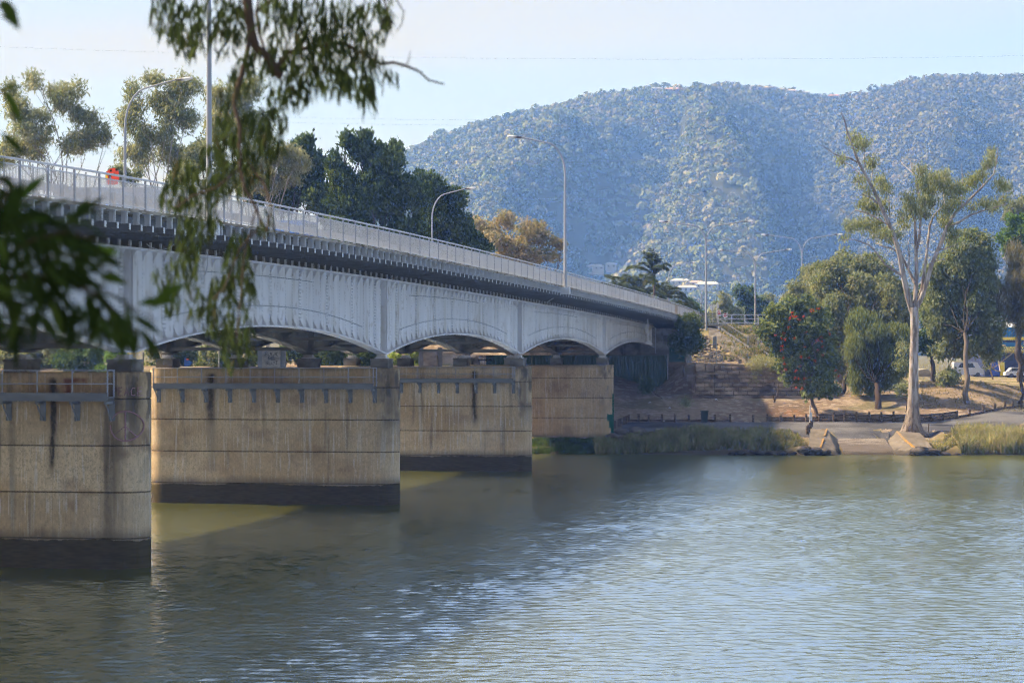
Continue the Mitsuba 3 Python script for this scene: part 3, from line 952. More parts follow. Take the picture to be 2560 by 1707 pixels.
def far_edge(x):
    return 212.45 + float(shift(np.array(x)))


def near_edge(x):
    t = float(sst(25.2, 26.6, np.array(x)) * (1 - sst(31.0, 32.2, np.array(x))))
    return 203.2 * (1 - t) + 200.0 * t + float(shift(np.array(x))) * .55


g0 = lambda x, y: float(gz(np.array(x), np.array(y), False))
strip('road', np.concatenate([np.arange(9.5, 52, .4), np.arange(54, 90, 3)]), near_edge, far_edge, 12, g0, 'asphalt', .03, kind='structure')
strip('approach_road', np.arange(2, 27, 2.0), lambda x: 262.0, lambda x: 420.0, 30, g0, 'asphalt', .03, kind='structure')

# boat ramp: planks of concrete from the road into the water
rk = thing('boat_ramp', 'concrete boat ramp of grooved planks sloping from the road into the river', 'boat ramp')
yy = 200.35
i = 0
while yy > 190.5:
    za, zb = g0(28.7, yy), g0(28.7, yy - .62)
    m = MB()
    q = []
    for x in (26.75, 30.85):
        for (y_, z_) in ((yy - .02, za), (yy - .6, zb)):
            for dz in (.055, -.1):
                q.append((x, y_, z_ + dz))
    m.hull(q)
    m.put(f'{rk}__plank', 'ramp_concrete')
    yy -= .62
    i += 1

# cheek walls beside the ramp
def cheek(key, label, A, Bt, inner_top, inner_bot, m_='concrete'):
    pass


def weather(m, step, amp, seed):
    """The mesh refined to short edges and roughened, for cast concrete and rock."""
    v, f, _ = m.arrays()
    t = trimesh.Trimesh(v, f, process=True)
    v, f = trimesh.remesh.subdivide_to_size(t.vertices, t.faces, step)
    n = meshkit.fbm(v * 1.9 + seed, 3, seed) - .5
    w = np.stack([n, meshkit.fbm(v * 1.9 + 7 + seed, 3, seed) - .5, (meshkit.fbm(v * 2.3 + 3, 3, seed) - .5) * .7], -1)
    o = MB()
    o.add(v + w * amp, f)
    return o


def prism_from(top, bottom):
    m = MB()
    n = len(top)
    v = np.vstack([top, bottom])
    f = [[0, i, i + 1] for i in range(1, n - 1)] + [[n, n + i + 1, n + i] for i in range(1, n - 1)]
    for i in range(n):
        j = (i + 1) % n
        f += [[i, n + i, n + j], [i, n + j, j]]
    m.add(v, np.array(f))
    return m


wl = thing('ramp_wall', 'sloping concrete cheek wall left of the boat ramp with an orange worn edge', 'wall')
top = np.array([P(2026, 1071, 200.6), P(2069, 1073, 200.4), P(2053, 1119, 194.0), P(2021, 1118, 193.8)])
bot = np.array([P(2026, 1086, 200.8), P(2096, 1093, 200.0), P(2099, 1139, 192.6), P(2016, 1140, 192.8)])
bot[:, 2] -= .25
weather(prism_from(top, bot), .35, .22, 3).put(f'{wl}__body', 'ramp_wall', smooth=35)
m = MB()
a, b = top[1], top[2]
m.bar(a + [-.05, 0, .0], a * .62 + b * .38 + [-.05, 0, .0], .14, .16, lin(150, 124, 88))
m.bar(a * .45 + b * .55 + [-.05, 0, .0], b + [-.05, 0, .0], .14, .16, lin(158, 126, 82))
m.put(f'{wl}__edge_stripe', 'matt', color=True)
wr = thing('ramp_wall', 'sloping concrete cheek wall right of the boat ramp, below the white gum tree', 'wall')
top = np.array([P(2241, 1079, 200.4), P(2300, 1081, 200.6), P(2330, 1116, 194.6), P(2289, 1124, 193.6), P(2262, 1101, 196.8)])
bot = np.array([P(2221, 1094, 200.0), P(2300, 1092, 200.8), P(2345, 1140, 193.2), P(2275, 1143, 192.4), P(2233, 1137, 192.9)])
bot[:, 2] -= .25
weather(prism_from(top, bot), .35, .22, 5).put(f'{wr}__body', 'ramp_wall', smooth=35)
m = MB()
ed = [top[0], top[4], top[3]]
m.bar(ed[0] + [.06, 0, .0], ed[1] + [.06, 0, .0], .14, .16, lin(150, 126, 94))
m.bar(ed[1] + [.06, 0, .0], ed[2] + [.06, 0, .0], .16, .16, lin(170, 132, 78))
m.put(f'{wr}__edge_stripe', 'matt', color=True)
sl = P(2300, 1081, 204.8)
m = MB()
m.hull([P(2240, 1077, 206.5), P(2345, 1076, 206.5), P(2356, 1083, 204.0), P(2290, 1083, 204.2)] + [p - [0, 0, .3] for p in (P(2240, 1077, 206.5), P(2345, 1076, 206.5), P(2356, 1083, 204.0), P(2290, 1083, 204.2))])
m.put('paving_slab', 'concrete', label='pale concrete slab round the foot of the white gum tree', cat='slab')

# kerbs along the near side of the road
for i, (a, b) in enumerate((((1640, 1075), (1800, 1076)), ((1822, 1077), (1885, 1078)), ((1898, 1079), (1962, 1080)), ((2358, 1083), (2420, 1083)), ((2455, 1082), (2552, 1082)))):
    pa, pb = hit(*a), hit(*b)
    n = max(2, int(np.linalg.norm(pb - pa) / .9))
    pts = [pa + (pb - pa) * t for t in np.linspace(0, 1, n + 1)]
    m = MB()
    for p, q in zip(pts[:-1], pts[1:]):
        p, q = p.copy(), q.copy()
        p[2], q[2] = g0(*p[:2]) + .06, g0(*q[:2]) + .06
        m.bar(p, q, .16, .16)
    m.put('kerb_strip', 'concrete', label=['concrete kerb length nearest the bridge on the water side of the road', 'second concrete kerb length from the bridge beside the car park', 'short concrete kerb left of the boat ramp',
          'concrete wheel stop just right of the white gum tree', 'concrete wheel stop at the right edge behind the reeds'][i], cat='kerb')

# timber edging along the far side of the road
te = thing('timber_edging', 'low timber post and board retaining edge along the far side of the road', 'fence')
pxs = [1573, 1597, 1622, 1655, 1687, 1722, 1787, 1825, 1883, 1918, 1951, 1985, 2015, 2048, 2084, 2111, 2141, 2173, 2204, 2234, 2298, 2327, 2357, 2392, 2424, 2458, 2487, 2513, 2532, 2554]
rr = np.random.default_rng(3)
prev = None
for px in pxs:
    Y = 212.8
    for _ in range(8):
        x = (px - 1280) * Y / FOC
        Y = far_edge(x) + .28
    z = g0(x, Y)
    h = .62 + .1 * rr.random() + (.25 if 2080 < px < 2240 else 0)
    m = MB()
    m.tube([(x, Y, z - .3), (x + rr.normal(0, .012), Y, z + h)], .095 if px < 2440 else .11, 8)
    if px > 2440 and px < 2530:
        m.tube([(x, Y, z + h - .02), (x, Y, z + h + .03)], .12, 8)
    m.put(f'{te}__post', 'timber', smooth=40)
    if prev is not None and px - prev[3] < 75:
        for j in range(1 if px < 1940 or px > 2400 else 2 if px < 2080 else 3):
            if px < 1940 and px > 1870:
                continue
            m = MB()
            m.bar((prev[0], prev[1] + .16, prev[2] + .1 + .235 * j), (x, Y + .16, z + .1 + .235 * j), .05, .215)
            m.put(f'{te}__board', 'timber')
    prev = (x, Y, z, px)
tb = thing('timber_edging', 'short curved row of timber stakes beside the last bridge pier', 'fence')
for px, py in ((1538, 1072), (1547, 1068), (1553, 1065), (1560, 1062), (1566, 1060)):
    p = hit(px, py)
    m = MB()
    m.tube([p - [0, 0, .3], p + [0, 0, .72]], .11, 7)
    m.put(f'{tb}__post', 'timber', smooth=40)

# posts by the ramp
m = MB()
bk = thing('bollard_row', 'short row of worn timber bollards at the head of the boat ramp', 'bollards')
for px, py, h in ((2018, 1086, .72), (2022, 1080, .66), (2026, 1074, .62), (2029, 1068, .6)):
    p = hit(px, py)
    m = MB()
    m.tube([p - [0, 0, .3], p + [0, 0, h]], .13, 9)
    m.put(f'{bk}__bollard', 'timber', smooth=40)
p = hit(2025, 1058)
sg = thing('depth_marker', 'white and grey marker post at the left head of the boat ramp', 'post')
m = MB()
m.tube([p, p + [0, 0, 1.55]], .045, 8, lin(190, 196, 200))
m.put(f'{sg}__pole', 'paint', color=True, smooth=True)
m = MB()
m.box(p + [.05, -.04, .0], p + [.19, .02, .95], lin(206, 208, 206))
m.box(p + [-.12, -.06, .55], p + [.05, -.03, .72], lin(225, 226, 222))
m.put(f'{sg}__board', 'paint', color=True)
p = hit(2321, 1082)
m = MB()
m.tube([p, p + [0, 0, .66]], .035, 7)
m.tube([p + [0, 0, .66], p + [0, 0, .76]], [.07, .06], 7)
m.put('marker_stake', 'timber', smooth=40, label='thin stake standing right of the white gum tree', cat='stake')

# wheelie bin
p = hit(1761, 1056)
bn = thing('wheelie_bin', 'dark green wheelie bin standing by the road edge below the stone wall', 'bin')
m = MB()
gr = lin(30, 46, 40)
m.hull([p + np.array([x * .24, y * .28, .04]) for x in (-1, 1) for y in (-1, 1)] + [p + np.array([x * .31, y * .36, .95]) for x in (-1, 1) for y in (-1, 1)], gr)
m.put(f'{bn}__body', 'paint', color=True)
m = MB()
m.hull([p + np.array([x * .34, y * .4, .955]) for x in (-1, 1) for y in (-1, 1)] + [p + np.array([x * .3, y * .36, 1.05]) for x in (-1, 1) for y in (-1, 1)], gr * 1.25)
m.put(f'{bn}__lid', 'paint', color=True)
for s in (-1, 1):
    put(f'{bn}__wheel', tube([p + [s * .22, .34, .1], p + [s * .28, .34, .1]], .1, 10), 'timber', smooth=40)

# ---------------------------------------------------------------- old sandstone wall
sw = thing('stone_wall', 'old weathered sandstone block wall with a buttress, holding the terrace', 'wall')
rs = np.random.default_rng(8)


def block(x0, x1, y0, z0, z1, d=.5):
    m = MB()
    g = .014
    x0, x1, z0, z1 = x0 + g, x1 - g, z0 + g, z1 - g
    bul = .035 + .05 * rs.random()
    c = .05
    base = [(x, y0 + .0, z) for x in (x0, x1) for z in (z0, z1)]
    front = [(x, y0 - bul - rs.random() * .03, z) for x in (x0 + c, (x0 + x1) / 2 + rs.normal(0, .05), x1 - c) for z in (z0 + c, z1 - c)]
    back = [(x, y0 + d, z) for x in (x0, x1) for z in (z0, z1)]
    m.hull(base + front + back)
    m.put(f'{sw}__block', 'sandstone')


yw = 224.25
zc = np.linspace(4.38, 7.05, 8)
for ci in range(7):
    z0, z1 = zc[ci], zc[ci + 1]
    x = 18.75 - (0 if ci % 2 else .5)
    while x < 27.4:
        w = .85 + .75 * rs.random()
        block(max(x, 18.75), min(x + w, 27.4), yw, z0, z1)
        x += w
    x = 16.95
    while x < 18.7:                                                 # the buttress
        w = .55 + .4 * rs.random()
        x2 = min(x + w, 18.72)
        if 18.72 - x2 < .25:
            x2 = 18.72
        if ci < 5:
            block(x, x2, yw - .55, z0, z1, 1.0)
        x = x2 if x2 < 18.71 else 99
m = MB()
m.box((16.85, yw - .68, zc[5]), (18.82, yw + .4, zc[5] + .17))
m.put(f'{sw}__cap', 'sandstone')
for x0, x1 in ((17.0, 17.9), (17.9, 18.7)):
    block(x0, x1, yw - .5, zc[5] + .19, 7.28, .9)
m = MB()
m.box((18.76, yw - .02, 3.9), (27.4, yw + .45, 7.0))
m.box((17.0, yw - .52, 3.9), (18.7, yw + .45, 6.2))
m.put(f'{sw}__core', 'timber')
m = MB()
m.box((16.7, yw - 1.1, 3.9), (27.3, yw - .03, 4.33))
m.put(f'{sw}__plinth', 'sandstone')
# lower stone footing under the abutment
sf = thing('stone_footing', 'dark stained stone footing below the green sheet beside the small tree', 'wall')
for i, (pa, pb, ya, yb) in enumerate(((1672, 1708, 905, 921), (1709, 1742, 905, 921), (1672, 1700, 922, 938), (1701, 1742, 922, 940), (1743, 1760, 912, 930), (1743, 1762, 931, 944))):
    p, q = P(pa, yb, 232.6), P(pb, ya, 232.6)
    m = MB()
    m.box((p[0], 232.6, p[2]), (q[0] - .02, 233.6, q[2] - .02))
    m.put(f'{sf}__block', 'sandstone')

# green sheet hoarding under the bridge end
hd = thing('hoarding', 'dark green sheet metal hoarding with pale graffiti in the shade under the bridge end', 'fence')
GREEN = lin(22, 58, 44)
Yh = 231.6
X0, X1 = (1215 - 1280) * Yh / FOC, (1668 - 1280) * Yh / FOC
n = 8
for i in range(n):
    a, b = X0 + (X1 - X0) * i / n, X0 + (X1 - X0) * (i + 1) / n - .02
    m = MB()
    xx = np.linspace(a, b, 29)
    yy = Yh + .03 * np.sign(np.sin(np.arange(29) * math.pi / 2 + .3))
    zt = 8.1
    v = np.array([(x, y, z) for x, y in zip(xx, yy) for z in (g0(x, Yh) - .1, zt)] + [(x, y + .012, z) for x, y in zip(xx, yy) for z in (g0(x, Yh) - .1, zt)])
    f = [[2 * k, 2 * k + 2, 2 * k + 3, 2 * k + 1] for k in range(28)] + [[58 + 2 * k, 58 + 2 * k + 1, 58 + 2 * k + 3, 58 + 2 * k + 2] for k in range(28)]
    m.add(v, f, GREEN * (.85 + .3 * rs.random()))
    m.put(f'{hd}__sheet', 'paint', color=True)
p = np.array([X1 + .05, Yh - .05, 0])
m = MB()
m.tube([p + [0, 0, g0(p[0], Yh) - .2], p + [0, 0, 8.2]], .05, 7)
m.put(f'{hd}__post', 'galvanised', smooth=40)
m = MB()
for st in ([(1574, 902), (1584, 899), (1580, 906), (1592, 901), (1589, 909), (1600, 903)], [(1603, 898), (1608, 908), (1612, 897)], [(1622, 903), (1632, 900), (1627, 910)], [(1637, 904), (1645, 901), (1643, 909), (1652, 902)]):
    m.add(*tube(np.array([P(x, y, Yh - .075) for x, y in st]), .022, 4), lin(112, 124, 122))
m.put(f'{hd}__graffiti', 'matt', color=True, label='pale scrawled graffiti lines')
gp = thing('green_sheet', 'green sheet panel beside the abutment, half behind the small tree', 'panel')
m = MB()
p, q = P(1673, 905, 236.0), P(1714, 868, 236.0)
m.box((p[0], 236.0, p[2]), (q[0], 236.06, q[2]), lin(32, 82, 62))
m.put(f'{gp}__panel', 'paint', color=True)
m = MB()
for k in range(9):
    x = p[0] + (q[0] - p[0]) * (k + .5) / 9
    m.box((x - .03, 235.97, p[2] + .02), (x + .03, 235.998, q[2] - .02), lin(30, 76, 58))
m.put(f'{gp}__ribs', 'paint', color=True, kind='stuff')

# ---------------------------------------------------------------- embankment: stone pitching, concrete apron, stairs
def face_y(z):
    return 250 + (z - 7.25) / 4.2 * 12.5


def F(px, py, off=0.0):
    """The sight line through a pixel, met with the embankment face (offset towards us)."""
    d = ray(px, py)
    a = 12.5 / 4.2
    # Y = 250 + (z - 7.25 ) a - off,  z = 7.4 + d2 t,  Y = d1 t
    t = (250 - off + .15 * a) / (d[1] - d[2] * a)
    return EYE + d * t


ap = thing('concrete_apron', 'dark streaked concrete apron running down the embankment beside the stairs', 'apron')
m = MB()
outline = [(1771, 818), (1790, 823), (1918, 902), (1868, 905), (1772, 842)]
t_ = [F(x, y, .28) for x, y in outline]
b_ = [F(x, y, -.3) for x, y in outline]
prism_from(np.array(t_), np.array(b_)).put(f'{ap}__slab', 'old_shade_concrete')
m = MB()
for (a, b) in (((1771, 842), (1866, 906)),):
    m.bar(F(*a, .3), F(*b, .3), .24, .18)
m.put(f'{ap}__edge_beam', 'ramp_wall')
st_ = MB()
rp = np.random.default_rng(21)
for _ in range(620):
    x, y = rp.uniform(1705, 1866), rp.uniform(822, 906)
    if y < 842 + (x - 1771) * .674 + 4 and x > 1768 or (x <= 1768 and y < 838 + (1768 - x) * .2):
        continue
    c = F(x, y, .05)
    r = .22 + .16 * rp.random()
    ang = rp.random() * 6.28
    q = rp.normal(0, 1, (8, 3))
    q /= np.linalg.norm(q, axis=1, keepdims=True)
    st_.hull(c + q * r * np.array([1, .7, .62]), np.array([1, .87, .74]) * (.09 + .17 * rp.random()))
sk = thing('stone_pitching', 'rough stone pitching on the embankment face beside the bridge end', 'stonework')
st_.put(f'{sk}__stones', 'matt', color=True, kind='stuff')

sr = thing('stairs', 'outdoor concrete stairs with tall steel handrails climbing the embankment to the bridge', 'stairs')


def flight(a, b, n, dx=1.5):
    """Treads between two image points on the embankment face; the flight climbs to the left."""
    p, q = F(*a, .7), F(*b, .7)
    for s in (0, 1):
        m = MB()
        m.bar(p + [0, -.05 + s * 1.3, -.05], q + [0, -.05 + s * 1.3, -.05], .07, .26)
        m.put(f'{sr}__stringer', 'walkway_steel')
    for i in range(n):
        t = (i + .5) / n
        c = p + (q - p) * t
        m = MB()
        m.box(c + [-.19, .0, -.01], c + [.19, 1.2, .05])
        m.put(f'{sr}__tread', 'concrete')
    return p, q


def handrail(p, q, n, h=1.0, yo=0.0):
    m = MB()
    off = np.array([0, yo, 0])
    for hh in (h, .12):
        m.bar(p + off + [0, 0, hh], q + off + [0, 0, hh], .05, .05)
    for i in range(n + 1):
        c = p + (q - p) * i / n + off
        m.bar(c + [0, 0, .12], c + [0, 0, h], .018, .018)
    m.put(f'{sr}__handrail', 'walkway_steel')


p1, q1 = flight((1792, 815), (1872, 868), 13)
p2, q2 = flight((1900, 872), (1948, 904), 8)
handrail(p1, q1, 30, 1.05, 1.25)
handrail(p2, q2, 18, 1.05, 1.25)
la = F(1872, 866, .7)
lb = F(1900, 866, .7)
m = MB()
m.box((la[0], la[1] - .1, la[2] - .12), (lb[0], la[1] + 1.5, la[2] + .08))
m.put(f'{sr}__landing', 'concrete')
for x in (la[0] + .02, lb[0] - .1):
    m = MB()
    for y in (la[1] + 1.36,):
        m.box((x, y, la[2] + .082), (x + .1, y + .1, la[2] + 1.25))
    m.put(f'{sr}__landing_post', 'galvanised')
handrail(np.array([la[0], la[1], la[2] + .08]), np.array([lb[0], la[1], la[2] + .08]), 10, 1.1, 1.36)
cl = F(1885, 872, .2)
m = MB()
m.box((cl[0] - .16, la[1] + .1, cl[2] - 2.2), (cl[0] + .2, la[1] + .45, la[2] - .122))
m.put(f'{sr}__column', 'concrete')
m = MB()
gx = cl[0]
for zz, tx in ((la[2] - .75, [(0, .0), (.1, .22), (.2, .02)]), (la[2] - 1.1, [(0, .25), (.1, .0), (.2, .22)]), (la[2] - 1.4, [(.02, 0), (.12, .2), (.2, 0)])):
    m.add(*tube(np.array([(gx - .1 + a, la[1] + .085, zz + b) for a, b in tx]), .02, 4), lin(40, 44, 66))
m.put(f'{sr}__graffiti', 'matt', color=True)
# platform at the top
ta, tb2 = F(1748, 812, .9), F(1794, 812, .9)
m = MB()
m.box((ta[0], ta[1] - .2, ta[2] - .16), (tb2[0], ta[1] + 1.8, ta[2] + .1))
m.put(f'{sr}__platform', 'concrete')
cc = F(1766, 820, .9)
m = MB()
m.box((cc[0] - .22, ta[1] + .2, cc[2] - 2.0), (cc[0] + .22, ta[1] + .6, ta[2] - .162))
m.put(f'{sr}__column', 'concrete')
handrail(np.array([ta[0], ta[1] - .1, ta[2] + .1]), np.array([tb2[0], ta[1] - .1, ta[2] + .1]), 20, 1.15, 0)
handrail(np.array([ta[0], ta[1] + 1.7, ta[2] + .1]), np.array([tb2[0], ta[1] + 1.7, ta[2] + .1]), 20, 1.15, 0)

ar = thing('approach_railing', 'grey three-rail steel railing along the top of the embankment right of the stairs', 'railing')
xs_ = np.linspace((1796 - 1280) * 263.0 / FOC, (1796 - 1280) * 263.0 / FOC + 13, 10)
for x in xs_:
    m = MB()
    z = g0(x, 263.0)
    m.box((x - .05, 262.95, z - .2), (x + .05, 263.05, z + 1.18))
    m.put(f'{ar}__post', 'galvanised')
for h in (.25, .7, 1.14):
    m = MB()
    for a, b in zip(xs_[:-1], xs_[1:]):
        m.bar((a, 262.93, g0(a, 263) + h), (b, 262.93, g0(b, 263) + h), .05, .09)
    m.put(f'{ar}__rail', 'galvanised')
m = MB()
m.box((xs_[0] - .4, 262.2, 11.0), (xs_[-1], 262.8, 11.52))
m.put(f'{ar}__kerb', 'concrete')

# signs at the bridge end
def sign(name, label, px, py, Y, kind):
    k = thing(name, label, 'sign')
    c = P(px, py, Y)
    zb = g0(c[0], Y)
    put(f'{k}__post', tube([(c[0], Y + .06, zb), (c[0], Y + .06, c[2] + .2)], .035, 7), 'galvanised', smooth=40)
    m = MB()
    if kind == 'yield':
        r = .42
        pts = [(-.46, .36), (.46, .36), (0, -.44)]
        m.hull([c + [a, 0, b] for a, b in pts] + [c + [a, .02, b] for a, b in pts], lin(214, 214, 208))
        m.put(f'{k}__face', 'paint', color=True)
        m = MB()
        m.box(c + [-.02, -.02, -.4], c + [.02, -.004, .3], lin(150, 152, 150))
        m.put(f'{k}__bracket', 'paint', color=True)
    else:
        m.box(c + [-.25, 0, -.33 if kind == 'tall' else -.24], c + [.25, .02, .33 if kind == 'tall' else .24], lin(232, 230, 228))
        m.put(f'{k}__face', 'paint', color=True)
        m = MB()
        red = lin(190, 34, 44)
        if kind == 'tall':
            m.hull([c + [a, yy, b] for a, b in ((-.2, -.02), (.2, -.02), (0, .3)) for yy in (-.012, -.003)], red)
            m.box(c + [-.2, -.012, -.2], c + [.2, -.003, -.06], red)
            m.hull([c + [a, yy, b] for a, b in ((-.07, .05), (.07, .05), (0, .18)) for yy in (-.02, -.013)], lin(240, 236, 232))
        else:
            a = np.linspace(0, 2 * math.pi, 17)[:-1]
            m.hull([c + [.2 * math.cos(t), yy, .02 + .2 * math.sin(t)] for t in a for yy in (-.012, -.003)], red)
            m.box(c + [-.15, -.02, -.03], c + [.15, -.013, .05], lin(240, 236, 232))
        m.put(f'{k}__symbol', 'paint', color=True)


sign('give_way_sign', 'back of a white triangular give way sign beside the stairs platform', 1781, 770, 266.0, 'yield')
sign('warning_sign', 'small white sign with a red triangle, taller of the two red signs', 1797, 782, 270.0, 'tall')
sign('no_entry_sign', 'small white sign with a red disc at the top of the embankment', 1813, 788, 274.0, 'wide')
p = P(1793, 795, 268)
m = MB()
m.tube([(p[0], 268, g0(p[0], 268)), (p[0], 268, P(1793, 757, 268)[2])], .04, 6)
m.box((p[0] - .0, 267.95, P(1793, 770, 268)[2]), (p[0] + .2, 268.0, P(1793, 760, 268)[2]))
m.put('sign_post', 'galvanised', label='thin grey sign post between the give way sign and the red signs', cat='post')
# small sign seen edge-on on the pitched slope
p = hit(1787, 905)
es = thing('slope_sign', 'pair of narrow pale signs on a pole below the stairs', 'sign')
put(f'{es}__post', tube([(p[0], 248.5, 7.2), (p[0], 248.5, P(1787, 840, 248.5)[2])], .035, 6), 'galvanised', smooth=40)
for px, a, b in ((1784.5, 842, 869), (1788.5, 840, 870)):
    q, r_ = P(px, b, 248.4), P(px, a, 248.4)
    m = MB()
    m.box((q[0] - .08, 248.38, q[2]), (q[0] + .07, 248.42, r_[2]), lin(150, 146, 138))
    m.put(f'{es}__board', 'matt', color=True)
# chain wire fence on the terrace
cf = thing('wire_fence', 'low chain wire fence on the terrace below the stone pitching', 'fence')
wire = MB()
fx = [(px - 1280) * 247.0 / FOC for px in (1747, 1775, 1790, 1807)]
for x in fx:
    m = MB()
    m.tube([(x, 247, 7.1), (x, 247, 8.45)], .03, 6)
    m.put(f'{cf}__post', 'galvanised', smooth=40)
for t in np.arange(-1.4, fx[-1] - fx[0], .14):
    for s in (1, -1):
        a, b = (fx[0] + t, 7.15), (fx[0] + t + 1.25, 8.4)
        if s < 0:
            a, b = (a[0], b[1]), (b[0], a[1])
        lo, hi = max(a[0], fx[0]), min(b[0], fx[-1])
        if hi - lo < .05:
            continue
        f_ = lambda x: a[1] + (b[1] - a[1]) * (x - a[0]) / (b[0] - a[0])
        wire.bar((lo, 247, f_(lo)), (hi, 247, f_(hi)), .008, .008)
wire.put(f'{cf}__mesh', 'galvanised', kind='stuff')
# picnic table
pt = thing('picnic_table', 'green topped picnic table with concrete legs at the foot of the stairs', 'table')
c = P(1868, 905, 246.0)
c[2] = 7.2
gt = lin(62, 104, 84)
m = MB()
m.box(c + [-.42, -.9, .70], c + [.5, .9, .76], gt)
m.put(f'{pt}__table_top', 'paint', color=True)
for s in (-.6, .6):
    m = MB()
    m.hull([c + [a, s + b, z] for (a, z) in ((-.16, 0), (.16, 0), (-.08, .695), (.08, .695)) for b in (-.06, .06)])
    m.put(f'{pt}__leg', 'concrete')
for dx in (-.75, .82):
    m = MB()
    m.box(c + [dx - .16, -.9, .40], c + [dx + .16, .9, .45], gt)
    bs = m.put(f'{pt}__seat', 'paint', color=True)
    for s in (-.6, .6):
        m = MB()
        m.hull([c + [dx + a, s + b, z] for (a, z) in ((-.11, 0), (.11, 0), (-.06, .398), (.06, .398)) for b in (-.05, .05)])
        m.put(f'{bs}__leg', 'concrete')

# lamp post hung under the bridge end: floodlight on a pole
fl = thing('floodlight', 'grey floodlight hanging on a pole below the end of the bridge', 'floodlight')
a = PV(1619, 795, -.6)
b = PV(1619, 855, -.6)
put(f'{fl}__pole', tube([PV(1619, 789, -.6), b], .07, 8), 'galvanised', smooth=40)
m = MB()
m.box(PV(1616, 832, -.6) - [.12, .1, 0], PV(1616, 815, -.6) + [.12, .1, 0])
m.put(f'{fl}__box', 'galvanised')
m = MB()
c = PV(1621, 856, -.6)
m.hull([c + [x, y, z] for x, y, z in ((-.3, -.25, 0), (.1, -.25, .08), (-.3, .25, 0), (.1, .25, .08), (-.3, -.25, -.15), (.5, -.2, -.22), (.5, .2, -.22), (-.3, .25, -.15), (.1, 0, .16))], lin(206, 206, 202))
m.put(f'{fl}__lamp_head', 'paint', color=True)
# ---------------------------------------------------------------- hills and their forest
_cx = np.array([600, 800, 900, 960, 1003, 1100, 1200, 1300, 1400, 1500, 1600, 1650, 1700, 1800, 1900, 2000, 2050, 2140, 2200, 2300, 2330, 2450, 2560, 2800, 3200])
_cy = np.array([760, 600, 470, 410, 385, 330, 300, 277, 257, 234, 217, 211, 214, 208, 209, 219, 228, 232, 215, 192, 187, 185, 183, 190, 230])
Y0H, YRH = 1900.0, 2850.0


def hill(x, y, rough=True):
    x, y = np.broadcast_arrays(np.asarray(x, float), np.asarray(y, float))
    px = 1280 + x * FOC / np.clip(y, 800, None)
    t = (y - Y0H) / (YRH - Y0H)
    zc = 7.4 + (906 - np.interp(px, _cx, _cy)) * YRH / FOC - 9
    tt = np.clip(t, 0, 1)
    s = tt * (1.12 - .12 * tt)
    base = 50 + (zc - 50) * s
    k = [np.interp(tt, a, b) for a, b in (((0, .4, 1), (900, 960, 1020)), ((.1, .21, .4, .75, 1), (1190, 1230, 1300, 1450, 1530)), ((0, .2, .42, .55, 1), (1330, 1440, 1631, 1690, 1740)),
                                         ((0, .15, .44, .75, 1), (1950, 1900, 1780, 1715, 1760)), ((0, .15, .85), (1990, 2000, 2035)), ((0, 1), (2330, 2400)), ((0, 1), (2500, 2560)), ((0, 1), (2700, 2760)))]
    val = [-.6, .75, -1.0, 1.0, -1.15, .7, -.1, .5]
    d = np.zeros_like(px)
    d = np.where(px < k[0], val[0], d)
    for i in range(len(k) - 1):
        w = np.clip((px - k[i]) / (k[i + 1] - k[i]), 0, 1)
        w = w * w * (3 - 2 * w) * .5 + w * .5
        d = np.where((px >= k[i]) & (px <= k[i + 1]), val[i] * (1 - w) + val[i + 1] * w, d)
    d = np.where(px > k[-1], val[-1], d)
    win = 1.2 * np.clip(t * 4, 0, 1) * np.clip(1 - t, 0, 1) ** .9
    n = meshkit.fbm(np.stack([x * .006, y * .006, x * 0], -1), 4, 6) - .5
    n2 = meshkit.fbm(np.stack([x * .02, y * .014, x * 0 + 5], -1), 3, 16) - .5
    z = base + d * 72 * win + (n * 70 + n2 * 34) * np.clip(t * 4, 0, 1) * np.clip((1.02 - t) * 3, .10, 1)
    z = np.where(t > 1, zc - (t - 1) * 180, z)
    low = np.interp(y, [0, 1300, 1500, 1900, 2000], [-20, 14, 27, 50, 56])
    return np.where(t < 0, low + (n * 14 * np.clip((y - 1300) / 300, 0, 1)), z)


hx, hy = np.arange(-560, 1260, 14.0), np.concatenate([np.arange(1240, 1900, 30.0), np.arange(1900, 2900, 11.0), np.arange(2900, 3200, 40.0)])
put('hills', grid(hx, hy, hill), 'hill_ground', smooth=True, kind='structure')


def hill_hit(px, py):
    d = ray(px, py)
    ys = np.arange(1300, 3000, 4.0)
    t = ys / d[1]
    below = EYE[2] + d[2] * t < hill(d[0] * t, ys)
    i = int(np.argmax(below)) if below.any() else int(np.argmin(EYE[2] + d[2] * t - hill(d[0] * t, ys)))
    p = EYE + d * t[i]
    return np.array([p[0], p[1], float(hill(p[0], p[1]))])


def rhombi(C, D, S, L, W, fold=.12):
    """Leaves at C, pointing along D, broad along S, as two triangles each."""
    L, W = np.broadcast_to(np.asarray(L, float), (len(C),))[:, None], np.broadcast_to(np.asarray(W, float), (len(C),))[:, None]
    N = np.cross(D, S)
    v = np.stack([C - D * L / 2, C + S * W / 2 + N * W * fold, C + D * L / 2, C - S * W / 2 + N * W * fold], 1).reshape(-1, 3)
    i = np.arange(len(C))[:, None] * 4
    f = np.hstack([i, i + 1, i + 2, i, i + 2, i + 3]).reshape(-1, 3)
    return v, f


def unit(rng, n):
    q = rng.normal(0, 1, (n, 3))
    return q / np.linalg.norm(q, axis=1, keepdims=True)


def perp(D, rng):
    q = np.cross(D, unit(rng, len(D)))
    return q / (np.linalg.norm(q, axis=1, keepdims=True) + 1e-9)


